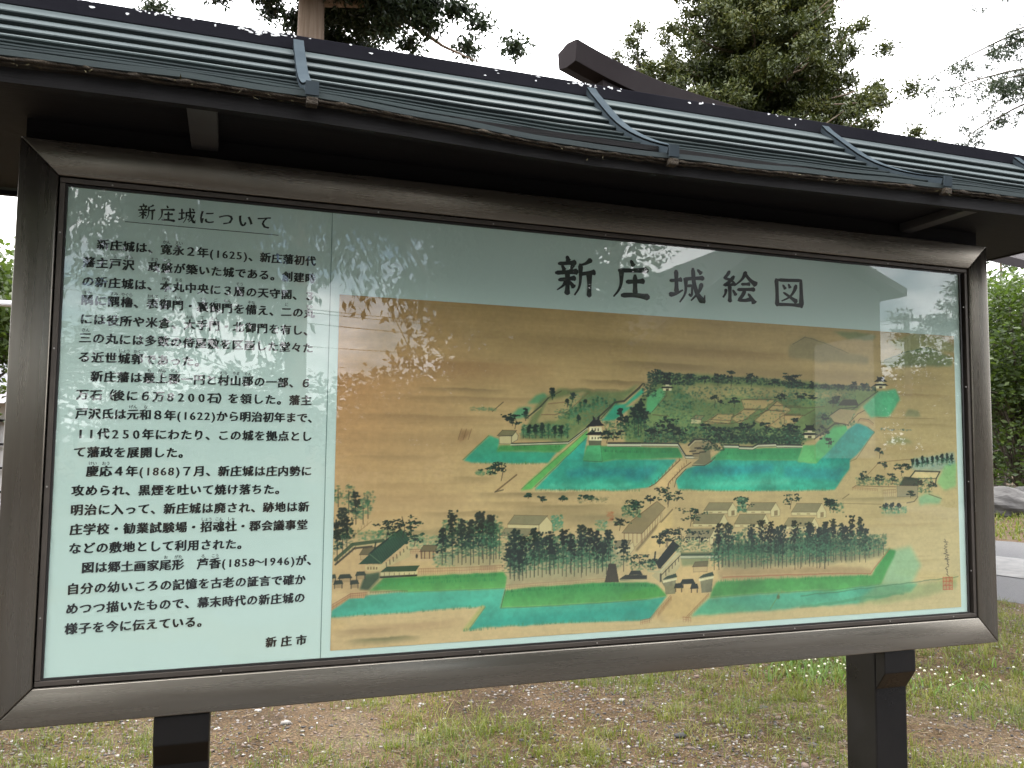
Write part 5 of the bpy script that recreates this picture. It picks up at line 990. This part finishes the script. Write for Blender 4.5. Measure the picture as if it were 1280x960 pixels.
# boulders on the verge
m_rock = mat('grey lichened rock', (.03, .028, .027), .9, var=(.085, .08, .076), scale=2.2, bump=.8, bscale=6)
def boulder(x, y, sx, sy, sz, seed, label):
    r = np.random.RandomState(seed); bm = bmesh.new(); bmesh.ops.create_icosphere(bm, subdivisions=4, radius=1); ph = r.rand(6)*6
    pl = [(Vector(rand_dirs(1, r)[0]), .62+.25*r.rand()) for i in range(14)]
    for v in bm.verts:
        c = v.co
        for n_, d_ in pl:
            e_ = c.dot(n_)-d_
            if e_ > 0: c = c-n_*e_*.85
        k = 1+.05*math.sin(5*c.x+ph[0])*math.cos(6*c.y+ph[1])+.03*math.sin(13*c.z+9*c.x+ph[2]); v.co = Vector((c.x*sx*k, c.y*sy*k, c.z*sz*k))
    me = bpy.data.meshes.new('boulder'); bm.to_mesh(me); bm.free()
    o = link('boulder', me, m_rock); o.location = (x, y, zg(np.array(x), np.array(y))+sz*.35); tag(o, label, 'boulder')
boulder(14.75, 10.6, .95, .6, .42, 3, 'broad grey boulder on the grass verge across the road, nearest the frame'); boulder(16.4, 11.3, .7, .5, .40, 6, 'smaller grey boulder right of the broad one on the verge')
# grassy verge beyond the road
r = np.random.RandomState(19); n = 14000; t = -14+20*r.rand(n); s = 3.85+4.2*r.rand(n)+.0009*t*t; x = RP[0]+RD[0]*t+RN[0]*s; y = RP[1]+RD[1]*t+RN[1]*s
k = (x > 6) & (y > 3); x, y = x[k], y[k]; V, F = blades(x, y, .04, .18, .010, .5)
tag(link('verge_grass', np_mesh('verge_grass', V, F), m_grass), 'long grass on the verge across the road below the boulders', 'grass', kind='stuff')
# low house far left
m_wall = mat('pale plaster', (.62, .61, .60), .85, var=(.55, .54, .53), scale=2); m_tile = mat('grey tiled roof', (.10, .10, .115), .6, var=(.15, .15, .165), scale=2, stretch=(12, 1, 1), bump=.5, bscale=8)
hs = empty('low_house', (-4.4, 15.4, 0), 'low pale house with grey roof far left behind the frame', 'house')
MB().box(-7.5, -2.2, 14.2, 17, -.2, 2.05).build('wall', m_wall, hs); rf = MB().prism([(13.7, 2.0), (13.7, 2.10), (15.6, 3.1), (17.5, 2.1), (17.5, 2.0), (15.6, 2.95)], 0, -7.9, -1.8).build('roof', m_tile, hs); MB().box(-7.9, -1.8, 13.62, 13.69, 2.0, 2.26).build('gutter', mat('pale gutter', (.6, .57, .62), .5), rf)
lt = MB()
for i in range(9): lt.box(-4.6+i*.2, -4.56+i*.2, 14.12, 14.17, .5, 1.75)
for z in (.5, .9, 1.3, 1.7): lt.box(-4.62, -2.9, 14.09, 14.118, z, z+.04)
lt.build('window_lattice', m_wood, hs)
rail_ = empty('pipe_rail', (-1.6, 6.3, 0), 'pale horizontal pipe rail on two posts left of the frame', 'rail')
MB().tube([(-3.6, 6.3, 2.60), (-.9, 6.3, 2.60)], .028, 10).build('rail', mat('pale painted pipe', (.6, .6, .62), .4), rail_, 0, True)
for x in (-3.4, -1.0): MB().tube([(x, 6.3, -.1), (x, 6.3, 2.58)], .026, 10).build('post', m_post, rail_, 0, True)

# ================================================================== the other side of the lane, seen mirrored in the glass
m_house = mat('dark timber cladding', (.030, .028, .028), .8, var=(.045, .042, .04), scale=4, stretch=(1, 1, 8)); m_shingle = mat('charcoal metal roof', (.025, .026, .03), .5)
gh_ = empty('gabled_house', (10.6, -14.5, 0), 'dark steep gabled house reflected at the right of the glass', 'house')
MB().prism([(7.7, -.2), (13.3, -.2), (13.3, 4.72), (10.9, 5.72), (7.7, 3.35)], 1, -18.5, -12.0).build('wall', m_house, gh_)
MB().prism([(7.2, 2.98), (10.9, 5.80), (13.75, 4.62), (13.75, 4.78), (10.9, 5.96), (7.2, 3.14)], 1, -18.9, -11.7).build('roof', m_shingle, gh_)
w_ = MB().prism([(11.55, 1.2), (13.05, 1.2), (13.05, 3.80), (11.55, 3.48)], 1, -12.0, -11.93).build('wall_panel', mat('pale lower wall boards', (.22, .21, .20), .8), gh_)
po = empty('utility_pole', (26.85, -25., 0), 'concrete utility pole with cross arms reflected beside the gabled house', 'utility pole')
mp_ = mat('pole concrete', (.10, .10, .10), .9)
MB().tube([(26.85, -25, -.3), (26.83, -25, 7.0)], [.17, .11], 10).build('pole', mp_, po, 0, True)
for z, w in ((6.72, .85), (6.2, .75)): MB().box(26.83-w, 26.83+w, -25.06, -24.94, z, z+.1).build('cross_arm', mp_, po)
for x in (-.75, -.3, .3, .75): MB().tube([(26.83+x, -25, 6.825), (26.83+x, -25, 7.0)], .05, 6).build('insulator', mp_, po)
MB().tube([(27.2, -25, 5.5), (27.2, -25, 6.1)], .2, 8).build('transformer', mp_, po, 0, True)
po2 = empty('utility_pole', (-6.0, -27., 0), 'distant utility pole carrying the wires at the left of the reflection', 'utility pole')
MB().tube([(-6, -27, -.3), (-6, -27, 7.2)], [.17, .11], 10).build('pole', mp_, po2, 0, True); MB().box(-6.85, -5.15, -27.06, -26.94, 6.7, 6.8).build('cross_arm', mp_, po2)
for i, (z, dy) in enumerate(((6.78, 0.), (6.62, .3), (6.3, 0), (5.0, 0))):
    pts = [(-6+32.85*t, -27+2*t+dy, z-(1.15 if z > 5.5 else .5)*4*t*(1-t)) for t in np.linspace(0, 1, 25)]
    tag(MB().tube(pts, .013, 5).build('overhead_wire', m_gasket), ['topmost overhead wire strung between the two utility poles', 'second overhead wire hung just below the topmost one', 'third overhead wire under the upper pair', 'lowest single overhead wire between the utility poles'][i], 'wire', 'wires between the utility poles')
# a broad drooping tree and others across the lane
DX = [-5, -1.6, -.7, 0., .6, 1.1, 1.5, 1.7, 2.1, 2.3, 2.9, 3.2, 3.6, 4.0, 6.]; DZ = [3.0, 3.0, 3.1, 2.4, 2.15, 2.35, 3.4, 3.05, 3.0, 2.2, 2.15, 2.9, 3.4, 3.8, 3.8]
def drooper():
    r = np.random.RandomState(77); x, y = -2.7, -8.6; o = empty('broadleaf_tree', (x, y, 0), 'wide leafy tree with drooping branches reflected across the top left of the glass', 'tree'); limbs = []; C = []
    top = np.array([x, y, 8.6])
    for i in range(310):
        tx = r.uniform(-5.4, 4.6) if i < 190 else (r.uniform(1.5, 3.6) if i < 225 else (r.uniform(-2.4, .3) if i < 260 else r.uniform(-.2, 1.1))); base = np.interp(tx, DX, DZ); tz = base+5.2*r.rand()**1.3
        ty = -7.9+r.uniform(-1.5, 1.5); b0 = np.array([x+.45*(tx-x), y+.2*(ty-y), 6.2+2.6*r.rand()]); tip = np.array([tx, ty, tz]); md = (b0+tip)/2+np.array([0, 0, .8])
        pts = [(1-s)**2*b0+2*s*(1-s)*md+s*s*tip for s in np.linspace(0, 1, 7)]; limbs.append((pts, list(np.linspace(.035, .007, 7))))
        if i % 12 == 0: limbs.append(([top-np.array([0, 0, 2.5]), (top+b0)/2+np.array([0, 0, .1]), b0], [.12, .08, .05]))
        for s in np.linspace(.15, 1, 11):
            q = (1-s)**2*b0+2*s*(1-s)*md+s*s*tip+r.randn(3)*.14
            k = 9.888/(1.888-q[1]); xq, zq = .33+(q[0]-.33)*k, 1.427+(q[2]-1.427)*k     # openings in the crown, the same for near and far boughs
            gap = (1.9 < xq < 2.9 and 3.5 < zq < 4.0) or (1.25 < xq < 1.72 and zq < 3.5) or (3.0 < xq < 3.3 and 3.7 < zq < 3.95)
            if zq > np.interp(xq, DX, DZ)+.12 and not (gap and r.rand() < .96): C.append(q)
    trunk_of('trunk', [(x, y, -.2), (x+.1, y, 2.6), (x, y, 8.6)], [.26, .2, .09], m_bark2, o, limbs)
    C = np.array(C); P0 = np.repeat(C, 34, 0)+r.randn(len(C)*34, 3)*np.array([.15, .18, .13]); D = rand_dirs(len(P0), r)*.6; D[:, 2] -= .8; l = .09+.08*r.rand(len(P0))
    V, F = leaf_verts(P0, D, l, l*.45, r, .1); link('crown', np_mesh('crown', V, F), m_dark, o)
drooper()
broadleaf('round_tree', 4.55, -9.6, 7.4, .9, 1.55, 'dense rounded leafy tree reflected left of the gabled house', 81, m_dark, 230, 120, .15, droop=.3)
conifer('cedar_tree', -8.5, -8.5, 13., .8, 3.6, lambda t: (1-t)**.7+.03, 'tall dark cedar added out of view across the lane to shade the board', 'tree', m_cedar, 86, .25, 90, .5, 60)  # unseen cedar, added to keep low sky light off the board
conifer('fir_tree', 21.2, -15.2, 9.5, .6, 4.3, lambda t: (1-t)**.85+.02, 'dark conical fir reflected at the right end of the glass', 'tree', m_cedar, 83, .2, 110, .5, 130)
conifer('fir_tree', -1.1, -11.5, 5.0, .5, 1.9, lambda t: (1-t)**.8+.03, 'broad dark fir reflected low at the left of the glass', 'tree', m_cedar, 84, .2, 42, .4, 46)
GT = 'trees along the far side of the lane'
for i, (x, y, h, R_) in enumerate(((-12, -24, 5.5, 3.2), (-5.5, -22, 4.6, 3.), (.5, -25, 3.9, 2.9), (5.2, -24, 3.9, 2.8), (9.5, -27, 5., 3.), (17.5, -29, 4.9, 3.), (24, -31, 4.6, 3.2), (31, -28, 6.5, 3.4))):
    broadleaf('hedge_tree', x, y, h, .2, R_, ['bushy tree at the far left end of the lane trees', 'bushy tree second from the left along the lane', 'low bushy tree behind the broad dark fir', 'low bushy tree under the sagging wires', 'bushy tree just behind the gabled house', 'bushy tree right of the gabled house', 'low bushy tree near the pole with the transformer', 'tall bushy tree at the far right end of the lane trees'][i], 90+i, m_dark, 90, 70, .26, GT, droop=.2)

G_SHADE = 'tall cedars with bare lower trunks added across the lane to shade the board'  # cedars added with crowns above the mirrored view, blocking sky from the board
TL = ['leftmost of the added shade cedars across the lane', 'added shade cedar second from the left across the lane', 'added shade cedar behind the wide drooping tree', 'added shade cedar right of the wide drooping tree', 'added shade cedar left of the gabled house', 'added shade cedar behind the left slope of the gabled house', 'added shade cedar behind the right wall of the gabled house', 'rightmost added shade cedar beyond the utility pole', 'added shade cedar close by the left end of the lane']
for i, (x, y, h, z0) in enumerate(((-15., -15., 17., 5.), (-9.5, -14., 17., 6.), (-3.6, -15.5, 18., 6.6), (1.6, -16., 18., 6.8), (6.4, -17., 18., 7.0), (12.2, -22.5, 20., 8.6), (18.6, -22., 20., 8.8), (25.5, -21., 19., 9.2), (-9., -3., 12., 1.6))):
    conifer('shade_cedar', x, y, h, z0, 3.9, lambda t: (1-t)**.55+.05, TL[i], 'tree', m_cedar, 120+i, .28, 60, .75, 60, G_SHADE, width=.42)
